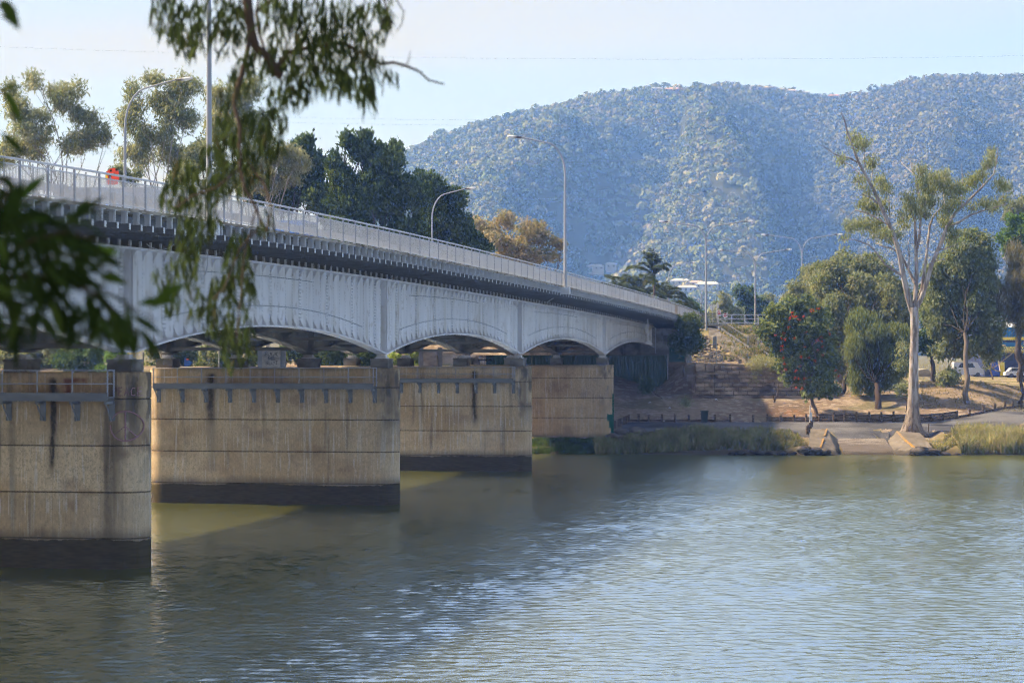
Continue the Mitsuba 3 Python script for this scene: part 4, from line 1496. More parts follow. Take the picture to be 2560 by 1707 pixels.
rf = np.random.default_rng(17)
G = 8.8
tx, ty = np.meshgrid(np.arange(-560, 1200, G), np.arange(1880, 2900, G))
tx, ty = tx.ravel() + rf.uniform(-.48, .48, tx.size) * G, ty.ravel() + rf.uniform(-.48, .48, ty.size) * G
tp = 1280 + tx * FOC / ty
keep = (tp > 780) & (tp < 2760)
bare = np.exp(-((tx - 54 - (ty - 2060) * .355) / 17) ** 2) * np.exp(-((ty - 2130) / 75) ** 2)
keep &= rf.random(len(tx)) > bare * 1.3
glade = meshkit.fbm(np.stack([tx * .012, ty * .012, tx * 0 + 2], -1), 3, 3)
keep &= (glade < .74) | (rf.random(len(tx)) < .6)
tx, ty = tx[keep], ty[keep]
sx_ = np.abs(hill(tx + 6, ty) - hill(tx - 6, ty)) / 12                 # more crowns where the slope is steep
more = rf.random(len(tx)) < np.clip(sx_ - .25, 0, .95)
tx, ty = np.concatenate([tx, tx[more] + rf.uniform(-4, 4, more.sum())]), np.concatenate([ty, ty[more] + rf.uniform(-4, 4, more.sum())])
px_, py_ = rf.uniform(-200, 760, 900), rf.uniform(1250, 1890, 900)
k2 = (1280 + px_ * FOC / py_ > 1200) & (1280 + px_ * FOC / py_ < 2760)
tx, ty = np.concatenate([tx, px_[k2]]), np.concatenate([ty, py_[k2]])
tz = hill(tx, ty)
n = len(tx)
R = rf.uniform(2.9, 5.6, n) * (1 + .4 * (rf.random(n) > .9))
ground_like = glade
NL = 24
ct = np.repeat(np.stack([tx, ty, tz + R * .9 + rf.uniform(0, 3, n)], 1), NL, 0)
Rr = np.repeat(R, NL)
q = unit(rf, n * NL)
q[:, 2] = np.abs(q[:, 2]) * 1.1 - .28
lob = .72 + .42 * meshkit.noise(q * 1.6 + np.repeat(rf.uniform(0, 90, (n, 1)), NL, 0), 3)
C = ct + q * (Rr * lob)[:, None] * np.array([1, 1, .86])
Dn = q * .9 + unit(rf, n * NL) * .42
Dn /= np.linalg.norm(Dn, axis=1, keepdims=True)
S1 = perp(Dn, rf)
S2 = np.cross(Dn, S1)
v, f = rhombi(C, S1, S2, Rr * rf.uniform(.5, .88, n * NL), Rr * rf.uniform(.38, .68, n * NL), .05)
pal = np.array([[.062, .070, .026], [.085, .090, .038], [.050, .064, .022], [.115, .108, .055], [.098, .088, .048]])
tone = 2.1 * pal[rf.choice(5, n, p=[.3, .3, .2, .1, .1])] * rf.uniform(.8, 1.25, (n, 1))
dry = np.clip((tx - 190) / 120, 0, 1)[:, None]                       # the right-hand hill is drier
tone = tone * (1 - .45 * dry) + np.array([.125, .105, .07]) * rf.uniform(.75, 1.2, (n, 1)) * .45 * dry
east = (hill(tx + 9, ty) - hill(tx - 9, ty)) / 18                      # slopes turned away from the sun: shade put into the tone, plus greener forest
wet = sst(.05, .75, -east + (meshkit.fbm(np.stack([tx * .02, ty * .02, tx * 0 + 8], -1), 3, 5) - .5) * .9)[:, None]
tone = tone * (1.18 - .66 * wet) * (1 - wet * np.array([.25, .06, .10]))  # sunward crowns paler, the others darker: light and shade painted into the leaves
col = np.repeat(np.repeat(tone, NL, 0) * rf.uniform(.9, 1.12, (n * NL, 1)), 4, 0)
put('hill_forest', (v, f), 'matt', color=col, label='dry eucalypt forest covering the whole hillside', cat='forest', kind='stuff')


def house(px, py, w, d, h, wall, roof, label, rot=0.0, two=False, group=None):
    p = hill_hit(px, py)
    k = thing('hill_house', label, 'house', group)
    c, s = math.cos(rot), math.sin(rot)
    fr = lambda q: np.stack([p[0] + q[:, 0] * c - q[:, 1] * s, p[1] - 7 + q[:, 0] * s + q[:, 1] * c, p[2] + q[:, 2]], 1)
    m = MB()
    m.box((-w / 2, -d / 2, -4), (w / 2, d / 2, h), wall, fr)
    m.put(f'{k}__wall', 'matt', color=True)
    m = MB()
    e = .7
    q = np.array([[-w / 2 - e, -d / 2 - e, h + .03], [w / 2 + e, -d / 2 - e, h + .03], [w / 2 + e, d / 2 + e, h + .03], [-w / 2 - e, d / 2 + e, h + .03], [-w / 2 + d * .3, 0, h + d * .22], [w / 2 - d * .3, 0, h + d * .22]])
    m.add(fr(q), [[0, 1, 5], [0, 5, 4], [1, 2, 5], [2, 3, 4], [2, 4, 5], [3, 0, 4], [0, 2, 1], [0, 3, 2]], roof)
    m.put(f'{k}__roof', 'matt', color=True)
    for i in range(max(2, int(w / 4))):
        m = MB()
        x = -w / 2 + w * (i + .5) / max(2, int(w / 4))
        m.box((x - .8, -d / 2 - .06, h - 2.3), (x + .8, -d / 2 - .02, h - .9), (.04, .045, .06), fr)
        m.put(f'{k}__window', 'paint', color=True)


W1, W2, TAN = (.46, .46, .45), (.42, .39, .34), (.38, .28, .2)
for a in ((1640, 216, 14, 9, 4, W2, W1, 'pale house peeping over the left end of the hill crest'), (1684, 222, 22, 10, 4, TAN, (.62, .42, .33), 'pinkish tan house in a clearing near the left of the hilltop'),
          (1782, 213, 17, 9, 4, W1, (.35, .5, .46), 'house with a pale green roof left of the hill summit'), (1800, 208, 16, 9, 5, W2, (.16, .16, .18), 'grey roofed house beside the green roofed one on the hilltop'),
          (1890, 206, 16, 9, 5, W1, W1, 'white two storey house on the hill summit'), (1898, 217, 22, 9, 3.5, W2, (.55, .45, .34), 'low cream house just below the summit house'),
          (1925, 200, 14, 9, 5, (.4, .4, .42), (.17, .17, .19), 'grey house standing highest on the crest'), (1914, 208, 11, 8, 4, W1, W1, 'small white house between the summit house and the grey house'),
          (1946, 207, 13, 8, 4, W1, W1, 'white roofed house on the crest right of the grey house'), (1978, 208, 11, 8, 4, W1, (.6, .5, .44), 'white and tan house near the right end of the hilltop row'),
          (2012, 217, 9, 7, 4, W1, W1, 'small white house above the saddle'), (2083, 231, 13, 7, 4, W2, (.55, .3, .22), 'red roofed house in the saddle between the two hills'),
          (1700, 714, 15, 9, 3.2, W2, W1, 'upper white roofed house at the foot of the hill, behind the palms'), (1722, 731, 20, 9, 3.0, W2, W1, 'long white roofed house in the middle of the foothill group'),
          (1768, 729, 18, 10, 4.4, W1, (.5, .52, .5), 'large white house behind the double lamp post'), (1740, 722, 12, 8, 3.0, TAN, (.5, .38, .3), 'tan roofed house above the long white house'),
          (1962, 727, 14, 8, 3.0, W1, W1, 'white roofed house at the foot of the hill left of the middle lamp post'), (1988, 731, 11, 8, 3, (.2, .25, .4), W1, 'white roofed house with blue walls at the foot of the hill'),
          (1488, 680, 14, 8, 4.0, W2, W1, 'white house among trees above the bridge railing'), (1526, 676, 10, 7, 3.5, W2, W1, 'small pale house left of the palms')):
    house(*a, rot=rf.uniform(-.3, .3))


# ---------------------------------------------------------------- trees
def path(a, b, bend, rng, n=6):
    t = np.linspace(0, 1, n)[:, None]
    p = a * (1 - t) + b * t
    off = rng.normal(0, bend * np.linalg.norm(b - a), 3) * np.array([1, 1, .35])
    w = rng.normal(0, .022 * np.linalg.norm(b - a), (n, 3))
    w[0] = w[-1] = 0
    return p + np.sin(t * math.pi) * off + w + np.array([0, 0, 1]) * np.sin(t * math.pi) * .10 * np.linalg.norm((b - a)[:2])


DENS = 3.2


def crown_leaves(rng, lobes, L, W, dens, pal, droop=.3, clump=.55, hollow=.55, per=14, spread=.9, up=False):
    """lobes: (centre, (rx, ry, rz)). Clumps of leaves near the skin of each lobe; returns leaves and clump centres."""
    allv, allf, allc, clumps, n0 = [], [], [], [], 0
    pal = np.asarray(pal, float)
    for C, r in lobes:
        r = np.asarray(r, float)
        area = math.pi * r[0] * r[2]
        nl = int(dens * DENS * area / (L * W * .5))
        nc = max(4, int(nl / per))
        q = unit(rng, nc)
        rad = hollow + (1 - hollow) * rng.random(nc) ** .6
        lump = .72 + .5 * meshkit.noise(q * 2.3 + rng.uniform(0, 50, 3), 1)
        cc = C + q * r * (rad * lump)[:, None]
        clumps.append(cc)
        hue = pal[rng.integers(0, len(pal), nc)] * rng.uniform(.78, 1.25, (nc, 1))
        pos = np.repeat(cc, per, 0) + rng.normal(0, 1, (nc * per, 3)) * clump * spread * np.array([.5, .5, .42])
        out = np.repeat(q, per, 0)
        D = unit(rng, nc * per) * .9 + np.array([0, 0, -droop]) + out * .3
        if up:
            D = unit(rng, nc * per) * .55 + np.array([0, 0, .8]) + out * .6
        D /= np.linalg.norm(D, axis=1, keepdims=True)
        S = perp(D, rng)
        sz = rng.uniform(.7, 1.25, nc * per)
        v, f = rhombi(pos, D, S, L * sz, W * sz)
        allv.append(v)
        allf.append(f + n0)
        n0 += len(v)
        allc.append(np.repeat(np.repeat(hue, per, 0) * rng.uniform(.85, 1.15, (nc * per, 1)), 4, 0))
    return np.vstack(allv), np.vstack(allf), np.vstack(allc), clumps


def tree(name, label, cat, Y, lobes, base=None, pal=((.06, .075, .025),), L=.3, W=.13, dens=2.4, r0=.25, fork=.4, bark='matt', bc=(.10, .08, .06), seed=1, depth=.9, group=None,
         limbs=True, twigs=5, leafmat='leaf', grow=None, split=5, sub=(.34, .60), off=(.35, .78), lbc=None, **kw):
    """Trunk, limbs to every lobe, twigs, leaves. Lobes are ellipses seen in the photograph (px, py, rx, ry) at distance Y."""
    rng = np.random.default_rng(seed)
    k = thing(name, label, cat, group)
    s = Y / FOC
    L3 = []
    grow = grow or {'olive_tree': 1.3, 'weeping_tree': 1.2, 'broadleaf_tree': 1.25, 'casuarina': 1.25, 'background_tree': 1.2, 'gum_tree': 1.15, 'flowering_tree': 1.12, 'small_tree': 1.15, 'autumn_tree': 1.15}.get(name, 1.05)
    for (px, py, rx, ry) in lobes:
        rx, ry = rx * grow, ry * grow
        dy = rng.uniform(-1, 1) * depth * .8 * rx * s
        L3.append((P(px, py, Y) + [0, dy, 0], (rx * s, max(rx, ry) * s * depth, ry * s)))
    lobes3 = L3
    if split:
        L3 = []
        for c, r in lobes3:
            for q in unit(rng, split) * rng.uniform(off[0], off[1], (split, 1)):
                g_ = rng.uniform(*sub)
                L3.append((c + q * r, tuple(np.array(r) * g_)))
    if base is None:
        bx = np.mean([c[0] for c, _ in L3])
        base = np.array([bx, Y, g0(bx, Y)])
    base = np.asarray(base, float)
    v, f, c, clumps = crown_leaves(rng, L3, L * 1.1, W * 1.15, dens, np.minimum(np.asarray(pal) * 2.5, .45), **kw)
    put(f'{k}__crown', (v, f), leafmat, color=c)
    if limbs:
        cen = np.mean([c for c, _ in L3], 0)
        fk = base + (cen - base) * np.array([.5, .5, 0]) + [0, 0, (cen[2] - base[2]) * fork]
        m = MB()
        m.tube(path(base - [0, 0, .3], fk, .03, rng, 7), np.linspace(r0 * 1.1, r0 * .7, 7), 9, bc)
        m.put(f'{k}__trunk', bark, color=bark == 'matt', smooth=True if bark == 'matt' else 60)
        for (cn, r), cl in zip(lobes3, clumps[::split or 1]):
            m = MB()
            e = cn + np.array([0, 0, r[2] * .3])
            pp = path(fk, e, .10, rng, 7)
            m.tube(pp, np.linspace(r0 * .28, r0 * .07, 7), 6, lbc or bc)
            for t in cl[rng.permutation(len(cl))[:twigs]]:
                a = pp[rng.integers(3, 7)]
                m.tube(path(a, t, .08, rng, 4), np.linspace(r0 * .11, r0 * .03, 4), 4, lbc or bc, cap=False)
            m.put(f'{k}__limb', bark, color=bark == 'matt', smooth=True if bark == 'matt' else 60)
    return k


GUM = [(.115, .125, .058), (.145, .15, .075), (.095, .11, .048), (.17, .165, .09)]
OLIVE = [(.095, .108, .048), (.118, .126, .062), (.078, .092, .040), (.14, .141, .074)]
DARK = [(.028, .044, .013), (.040, .058, .017), (.055, .074, .022), (.021, .034, .011)]
FRESH = [(.062, .078, .028), (.082, .098, .036), (.052, .066, .024), (.105, .122, .045)]
BROWN = [(.15, .13, .065), (.125, .112, .055), (.18, .15, .08), (.10, .10, .045), (.19, .145, .07)]
PALE = (.42, .37, .31)
BARKD = (.085, .068, .052)

tree('gum_tree', 'feathery pale gum tree behind the left end of the bridge', 'tree', 232, [(60, 292, 36, 40), (150, 250, 48, 40), (205, 285, 38, 36), (100, 322, 50, 36), (235, 345, 28, 34), (30, 375, 40, 36), (180, 355, 45, 28), (262, 338, 8, 22), (22, 225, 14, 28), (70, 370, 40, 30), (90, 205, 18, 20)],
     base=P(190, 440, 232) * [1, 1, 0] + [0, 0, 7.2], pal=GUM, L=.42, W=.11, dens=1.65, r0=.28, fork=.5, bc=(.30, .26, .21), seed=11, droop=.8, clump=.8, per=16, split=8, sub=(.26, .50), off=(.3, 1.0))
tree('gum_tree', 'tall airy gum tree between the left lamp post and the near lamp post', 'tree', 226, [(330, 290, 26, 40), (410, 250, 46, 42), (470, 215, 34, 34), (372, 335, 42, 36), (450, 312, 44, 42), (345, 385, 36, 34), (425, 395, 38, 36), (330, 240, 14, 26), (390, 200, 22, 16)],
     base=P(415, 470, 226) * [1, 1, 0] + [0, 0, 7.2], pal=GUM, L=.42, W=.11, dens=1.65, r0=.26, fork=.5, bc=(.36, .32, .26), seed=12, droop=.8, clump=.8, per=16, split=8, sub=(.26, .50), off=(.3, 1.0))
tree('gum_tree', 'gum tree mostly hidden behind the hanging branch', 'tree', 236, [(560, 260, 50, 50), (610, 235, 36, 34), (620, 310, 48, 40), (550, 330, 40, 40), (650, 370, 40, 40)], pal=GUM, L=.42, W=.11, dens=1.65, r0=.25, bc=(.36, .32, .26), seed=13, droop=.8, clump=.8, per=16, split=8, sub=(.26, .50), off=(.3, 1.0))
tree('gum_tree', 'dense olive gum tree just right of the orange crane', 'tree', 222, [(500, 392, 44, 40), (465, 440, 36, 30), (555, 420, 44, 44), (300, 425, 26, 22), (330, 440, 30, 20), (520, 470, 44, 26)], pal=OLIVE, L=.32, W=.12, dens=2.2, r0=.25, seed=14, droop=.6)
tree('gum_tree', 'pale limbed gum tree in front of the dark fig trees', 'tree', 238, [(700, 400, 50, 34), (655, 430, 44, 40), (748, 425, 34, 40), (620, 470, 40, 34), (700, 455, 44, 22)], pal=[(.12, .125, .06), (.155, .15, .08), (.10, .105, .05)],
     base=P(672, 540, 238) * [1, 1, 0] + [0, 0, 7.2], L=.30, W=.09, dens=1.5, r0=.24, fork=.45, bc=PALE, seed=15, droop=.9, per=16, twigs=8)
kwf = dict(split=5, sub=(.5, .72), off=(.3, .6), L=.42, W=.22, dens=3.0, r0=.5, up=True, clump=.62, per=16, hollow=.6, leafmat='gloss_leaf', bc=BARKD)
tree('fig_tree', 'dark fig tree behind the pale limbed gum, leftmost of the dark trees', 'tree', 256, [(748, 372, 26, 36), (772, 425, 42, 50), (800, 490, 50, 50), (742, 455, 40, 50), (708, 500, 40, 50), (835, 520, 44, 50), (715, 400, 20, 30), (770, 350, 10, 16), (640, 470, 50, 50)], pal=DARK, seed=16, **kwf)
tree('fig_tree', 'tallest dark fig tree with a jagged upright crown behind the bridge', 'tree', 250, [(905, 385, 34, 46), (862, 440, 36, 55), (940, 425, 38, 55), (985, 412, 26, 46), (900, 490, 64, 62), (975, 500, 58, 62), (868, 350, 12, 22), (912, 345, 14, 22), (990, 372, 9, 16), (1040, 490, 34, 46), (900, 570, 80, 46), (1010, 580, 60, 46), (838, 400, 16, 30), (950, 375, 14, 24)], pal=DARK, seed=17, **kwf)
tree('fig_tree', 'dark fig tree sloping down to the right behind the single-arm lamp post', 'tree', 262, [(1075, 480, 32, 46), (1108, 530, 40, 50), (1140, 500, 20, 30), (1160, 560, 36, 40), (1080, 570, 50, 50), (1180, 600, 40, 34), (1130, 610, 50, 40), (1052, 455, 14, 26), (1205, 618, 20, 20)], pal=DARK, seed=18, **kwf)
tree('autumn_tree', 'spreading tree with yellow brown leaves behind the bridge railing', 'tree', 300, [(1205, 565, 34, 26), (1255, 560, 44, 28), (1315, 580, 42, 30), (1235, 600, 50, 34), (1300, 618, 52, 30), (1360, 596, 28, 16), (1385, 605, 14, 12), (1378, 640, 20, 14), (1350, 640, 34, 20), (1280, 650, 50, 22), (1400, 612, 10, 8)],
     pal=BROWN, L=.36, W=.18, dens=1.7, r0=.32, bc=(.20, .155, .11), seed=19, twigs=10, droop=.3, spread=1.2)

# right bank
tree('olive_tree', 'large olive green tree behind the left limbs of the white gum', 'tree', 248, [(2150, 672, 58, 50), (2105, 735, 52, 44), (2200, 715, 50, 50), (2062, 758, 46, 40), (2170, 790, 66, 56), (2235, 790, 40, 56), (2100, 820, 56, 50), (2150, 860, 66, 50), (2230, 870, 40, 50), (2052, 820, 40, 44)],
     base=hit(2235, 978), pal=OLIVE, L=.34, W=.15, dens=2.8, r0=.34, seed=21, droop=.7, bc=BARKD, lbc=(.045, .04, .03), sub=(.45, .65))
tree('olive_tree', 'olive green tree behind the red flowering tree', 'tree', 262, [(2075, 690, 46, 30), (2045, 705, 44, 30), (2000, 740, 34, 26), (2040, 735, 46, 36), (2010, 770, 40, 30), (1985, 800, 30, 30), (2060, 800, 46, 40), (2030, 860, 50, 50)], pal=OLIVE, L=.34, W=.15, dens=2.6, r0=.3, seed=22, droop=.6, bc=BARKD, lbc=(.045, .04, .03), sub=(.45, .65))
tree('olive_tree', 'grey olive tree between the flowering tree and the weeping tree, its leaves reaching low', 'tree', 238, [(2085, 700, 40, 40), (2120, 770, 50, 50), (2080, 800, 40, 44), (2110, 850, 44, 44), (2165, 740, 40, 44), (2215, 760, 34, 50), (2240, 850, 30, 50), (2180, 820, 44, 44), (2080, 890, 30, 34), (2105, 895, 36, 34), (2125, 910, 26, 26)],
     base=hit(2100, 985), pal=OLIVE, L=.34, W=.15, dens=2.5, r0=.22, seed=41, droop=.8, bc=(.05, .042, .034), sub=(.45, .65))
tree('weeping_tree', 'weeping tree with hanging curtains of leaves behind the road edging', 'tree', 224, [(2150, 880, 26, 50), (2190, 880, 42, 56), (2232, 885, 32, 46), (2148, 940, 18, 38), (2180, 950, 24, 40), (2215, 935, 26, 36), (2200, 830, 44, 30), (2125, 855, 28, 46), (2250, 850, 24, 46), (2165, 800, 40, 34)],
     base=hit(2196, 1022), pal=[(.08, .096, .036), (.105, .118, .046), (.066, .08, .03)], L=.42, W=.07, dens=2.8, r0=.3, seed=23, droop=1.7, lbc=(.05, .045, .035), bc=(.07, .052, .042), fork=.45)
ft = tree('flowering_tree', 'bushy bright green tree dotted with red flowers in front of the stone wall', 'tree', 216, [(1932, 822, 34, 34), (1955, 790, 36, 28), (1992, 765, 38, 24), (2012, 815, 50, 44), (2040, 860, 46, 46), (1985, 875, 42, 40), (2008, 925, 50, 42), (2048, 950, 40, 34), (2070, 900, 30, 36), (1965, 850, 36, 36), (2030, 780, 36, 30)],
            base=hit(2046, 1041), pal=FRESH, L=.40, W=.22, dens=3.0, r0=.17, fork=.32, seed=24, droop=.2, leafmat='gloss_leaf', bc=(.17, .13, .10))
rf2 = np.random.default_rng(31)
for px, py in ((2032, 775), (2026, 779), (2046, 773), (1990, 793), (1975, 796), (1982, 791), (2008, 792), (1980, 783), (1998, 800), (1972, 820), (1938, 838), (1955, 848), (1962, 850), (1954, 866), (1954, 875), (1985, 846), (2046, 850), (2053, 855), (2041, 853), (2056, 868), (2045, 876), (2058, 888), (2010, 868), (1961, 910), (1999, 917),
               (1990, 928), (2003, 894), (1958, 895), (1962, 925), (2035, 903), (1988, 945), (1998, 948), (2011, 947), (2005, 971), (1990, 969), (2088, 925), (2096, 942), (1960, 835), (2053, 844), (2022, 895), (2074, 835), (2015, 830)):
    p = P(px, py, 216 - 1.9 + rf2.uniform(-.3, .3))
    nl = 9
    D = unit(rf2, nl) + [0, -.6, .5]
    D /= np.linalg.norm(D, axis=1, keepdims=True)
    v, f = rhombi(p + D * .1 + rf2.normal(0, .05, (nl, 3)), D, perp(D, rf2), .14, .085)
    put(f'{ft}__flower_cluster', (v, f), 'leaf', color=np.repeat(np.array([.62, .075, .02]) * rf2.uniform(.7, 1.2, (nl, 1)), 4, 0))
tree('broadleaf_tree', 'tall dark leafy tree with a pale lower trunk right of the white gum', 'tree', 230, [(2420, 615, 60, 46), (2362, 680, 52, 50), (2440, 690, 62, 60), (2385, 770, 62, 54), (2462, 770, 48, 54), (2345, 835, 36, 44), (2392, 880, 44, 34), (2372, 935, 20, 22), (2448, 865, 36, 50), (2480, 690, 26, 50), (2340, 740, 30, 40)],
     base=hit(2420, 1010), pal=[(.080, .098, .042), (.105, .118, .054), (.065, .08, .034), (.13, .137, .07)], L=.32, W=.16, dens=2.6, r0=.25, fork=.72, seed=25, droop=.7, bc=(.16, .13, .10), lbc=(.075, .065, .05), twigs=2)
tree('broadleaf_tree', 'darkest green tree just right of the white gum trunk', 'tree', 262, [(2325, 800, 30, 50), (2345, 850, 36, 40), (2310, 870, 20, 40), (2330, 740, 26, 40)], pal=[(.03, .048, .018), (.04, .06, .02), (.024, .038, .014)], L=.4, W=.24, dens=3.2, r0=.3, seed=26, leafmat='gloss_leaf', bc=BARKD)
tree('casuarina', 'wispy brownish green tree at the right edge of the picture', 'tree', 228, [(2545, 665, 30, 60), (2530, 740, 34, 60), (2556, 800, 18, 50), (2560, 740, 24, 60)],
     base=hit(2545, 1008), pal=[(.085, .08, .045), (.10, .09, .05), (.07, .07, .036)], L=.5, W=.045, dens=1.5, r0=.16, fork=.6, seed=27, droop=1.3, bc=(.10, .08, .065))
tree('fig_tree', 'bright green dense tree at the upper right edge', 'tree', 290, [(2520, 590, 34, 22), (2550, 560, 26, 26), (2545, 615, 30, 30), (2575, 600, 30, 50), (2570, 660, 26, 40)], pal=[(.05, .085, .016), (.065, .10, .02), (.04, .066, .014)], L=.42, W=.25, dens=3.2, r0=.4, seed=28, leafmat='gloss_leaf', bc=BARKD)
tree('gum_tree', 'grey green gum at the far right edge above the bright green tree', 'tree', 310, [(2535, 522, 22, 16), (2555, 505, 16, 18), (2525, 545, 14, 14), (2560, 535, 18, 20)], pal=OLIVE, L=.34, W=.12, dens=1.8, r0=.25, seed=29, droop=.7)
tree('young_tree', 'thin young tree with sparse leaves in front of the shop', 'tree', 236, [(2480, 832, 22, 24), (2470, 870, 20, 24), (2492, 880, 16, 20), (2465, 905, 14, 16)], base=hit(2484, 948), pal=OLIVE, L=.3, W=.12, dens=1.1, r0=.10, seed=30, droop=.7, bc=(.33, .27, .20))
tree('sapling', 'bare thin sapling with few leaves left of the white gum trunk', 'tree', 210, [(2258, 915, 14, 14), (2262, 968, 12, 14), (2252, 975, 8, 8), (2256, 870, 9, 30)], base=hit(2259, 1030), pal=OLIVE, L=.26, W=.10, dens=1.0, r0=.05, seed=33, droop=.5, bc=(.24, .2, .16))
tree('small_tree', 'small round-topped tree in front of the bridge abutment', 'tree', 229, [(1714, 808, 24, 24), (1702, 842, 24, 26), (1738, 838, 20, 28), (1718, 865, 28, 18), (1745, 862, 12, 16), (1726, 822, 24, 24)], base=hit(1707, 941), pal=[(.035, .05, .018), (.05, .066, .022), (.07, .085, .028)], L=.26, W=.12, dens=3.0, r0=.075, fork=.5, seed=34, bc=(.15, .12, .09))
tree('background_tree', 'dark round tree in the distance behind the far double lamp post', 'tree', 430, [(1862, 742, 34, 26), (1850, 775, 46, 30), (1900, 770, 34, 28), (1878, 790, 50, 26)], pal=DARK, L=.6, W=.32, dens=2.6, r0=.4, seed=35, bc=BARKD)
tree('background_tree', 'grey green distant tree left of the dark round tree', 'tree', 400, [(1812, 760, 26, 26), (1800, 785, 26, 24), (1825, 790, 30, 26)], pal=OLIVE, L=.5, W=.25, dens=2.4, r0=.3, seed=36, bc=BARKD)
tree('background_tree', 'olive distant tree right of the dark round tree', 'tree', 440, [(1930, 765, 36, 24), (1960, 780, 36, 22), (1915, 790, 30, 18), (1985, 770, 26, 26)], pal=OLIVE, L=.5, W=.25, dens=2.4, r0=.3, seed=37, bc=BARKD)
tree('background_tree', 'small dark tree just beyond the end of the bridge railing', 'tree', 340, [(1730, 772, 16, 18), (1722, 758, 8, 12), (1738, 790, 14, 16), (1710, 780, 12, 14)], pal=DARK + OLIVE[:1], L=.4, W=.2, dens=2.6, r0=.2, seed=38, bc=BARKD)
tree('background_tree', 'far dark tree peeping out between the palms and the lamp post', 'tree', 420, [(1660, 765, 22, 24), (1690, 790, 24, 24), (1762, 795, 12, 14)], pal=DARK, L=.5, W=.25, dens=2.4, r0=.3, seed=39, bc=BARKD)
# greenery seen under the bridge
for i, (Y, lb, pal, lab) in enumerate(((236, [(60, 880, 60, 44), (20, 900, 40, 40), (130, 872, 50, 44), (110, 925, 70, 30)], OLIVE, 'grey green bush under the left end of the bridge'),
                                       (228, [(215, 865, 50, 40), (180, 905, 50, 36), (245, 905, 40, 40)], [(.03, .05, .018), (.045, .065, .022)], 'dark feathery bush between the two left pedestals'),
                                       (214, [(285, 905, 22, 26), (268, 925, 26, 14), (300, 880, 12, 16)], [(.05, .085, .022), (.07, .11, .03)], 'glossy bright green bush left of the second pedestal'),
                                       (244, [(420, 870, 60, 44), (470, 905, 50, 36), (395, 915, 40, 30)], DARK + OLIVE, 'dark bush behind the second pier, left part'),
                                       (240, [(560, 872, 60, 44), (530, 910, 50, 30), (600, 910, 40, 30)], OLIVE + DARK, 'olive bush behind the middle of the second pier'),
                                       (252, [(730, 885, 40, 44), (770, 905, 50, 34), (640, 890, 24, 40)], DARK, 'dark bush right of the lettered concrete block'),
                                       (250, [(850, 890, 46, 40), (905, 900, 34, 30)], DARK + FRESH[:1], 'dark green bush left of the third pier pedestal'),
                                       (246, [(1035, 890, 18, 20), (990, 898, 20, 16), (1062, 900, 16, 14), (1030, 908, 26, 8)], [(.12, .15, .03), (.16, .17, .04), (.08, .11, .025)], 'sunlit yellow green bush seen under the second arch'),
                                       (256, [(1105, 890, 26, 30), (1135, 895, 20, 24)], DARK, 'dark bush right of the plain concrete block'))):
    tree('bush', lab, 'bush', Y, lb, pal=pal, L=.34, W=.16, dens=3.0, r0=.08, seed=50 + i, fork=.3, twigs=2, bc=BARKD, droop=.5)
tree('bush', 'dry straggly bush hanging over the top of the stone wall', 'bush', 224.6, [(1885, 920, 30, 16), (1915, 912, 34, 16), (1900, 940, 26, 18), (1880, 948, 14, 12), (1935, 915, 26, 14), (1860, 925, 14, 8), (1905, 955, 14, 10)], base=np.array([23.6, 225.3, 7.1]),
     pal=[(.16, .15, .06), (.22, .19, .10), (.12, .125, .045)], L=.30, W=.035, dens=2.0, r0=.04, seed=61, droop=.4, bc=(.2, .16, .12), per=20)
tree('bush', 'low dark bush at the foot of the stairs', 'bush', 243, [(1944, 884, 14, 14), (1938, 894, 12, 10)], base=P(1944, 905, 243), pal=DARK, L=.25, W=.13, dens=3, r0=.04, seed=62)
tree('grass_tuft', 'spiky dark grass tuft on the dirt slope beside the last pier', 'grass tuft', 222, [(1619, 962, 15, 14), (1612, 970, 10, 8)], base=hit(1619, 976), pal=DARK + OLIVE[:1], L=.55, W=.04, dens=2.6, r0=.03, seed=63, up=True, limbs=False)
tree('grass_tuft', 'smaller grass tuft lower on the dirt slope', 'grass tuft', 216, [(1714, 1005, 8, 6)], base=hit(1714, 1010), pal=OLIVE, L=.4, W=.04, dens=2.4, r0=.03, seed=64, up=True, limbs=False)


# the white gum, limb by limb
wg = thing('gum_tree', 'tall white-barked gum tree at the head of the boat ramp', 'tree')
YG = 204.0
rg = np.random.default_rng(77)


def cp(x, y, dy=0.0):
    return P(1960 + x / 3.015, 280 + y / 3.015, YG + dy)


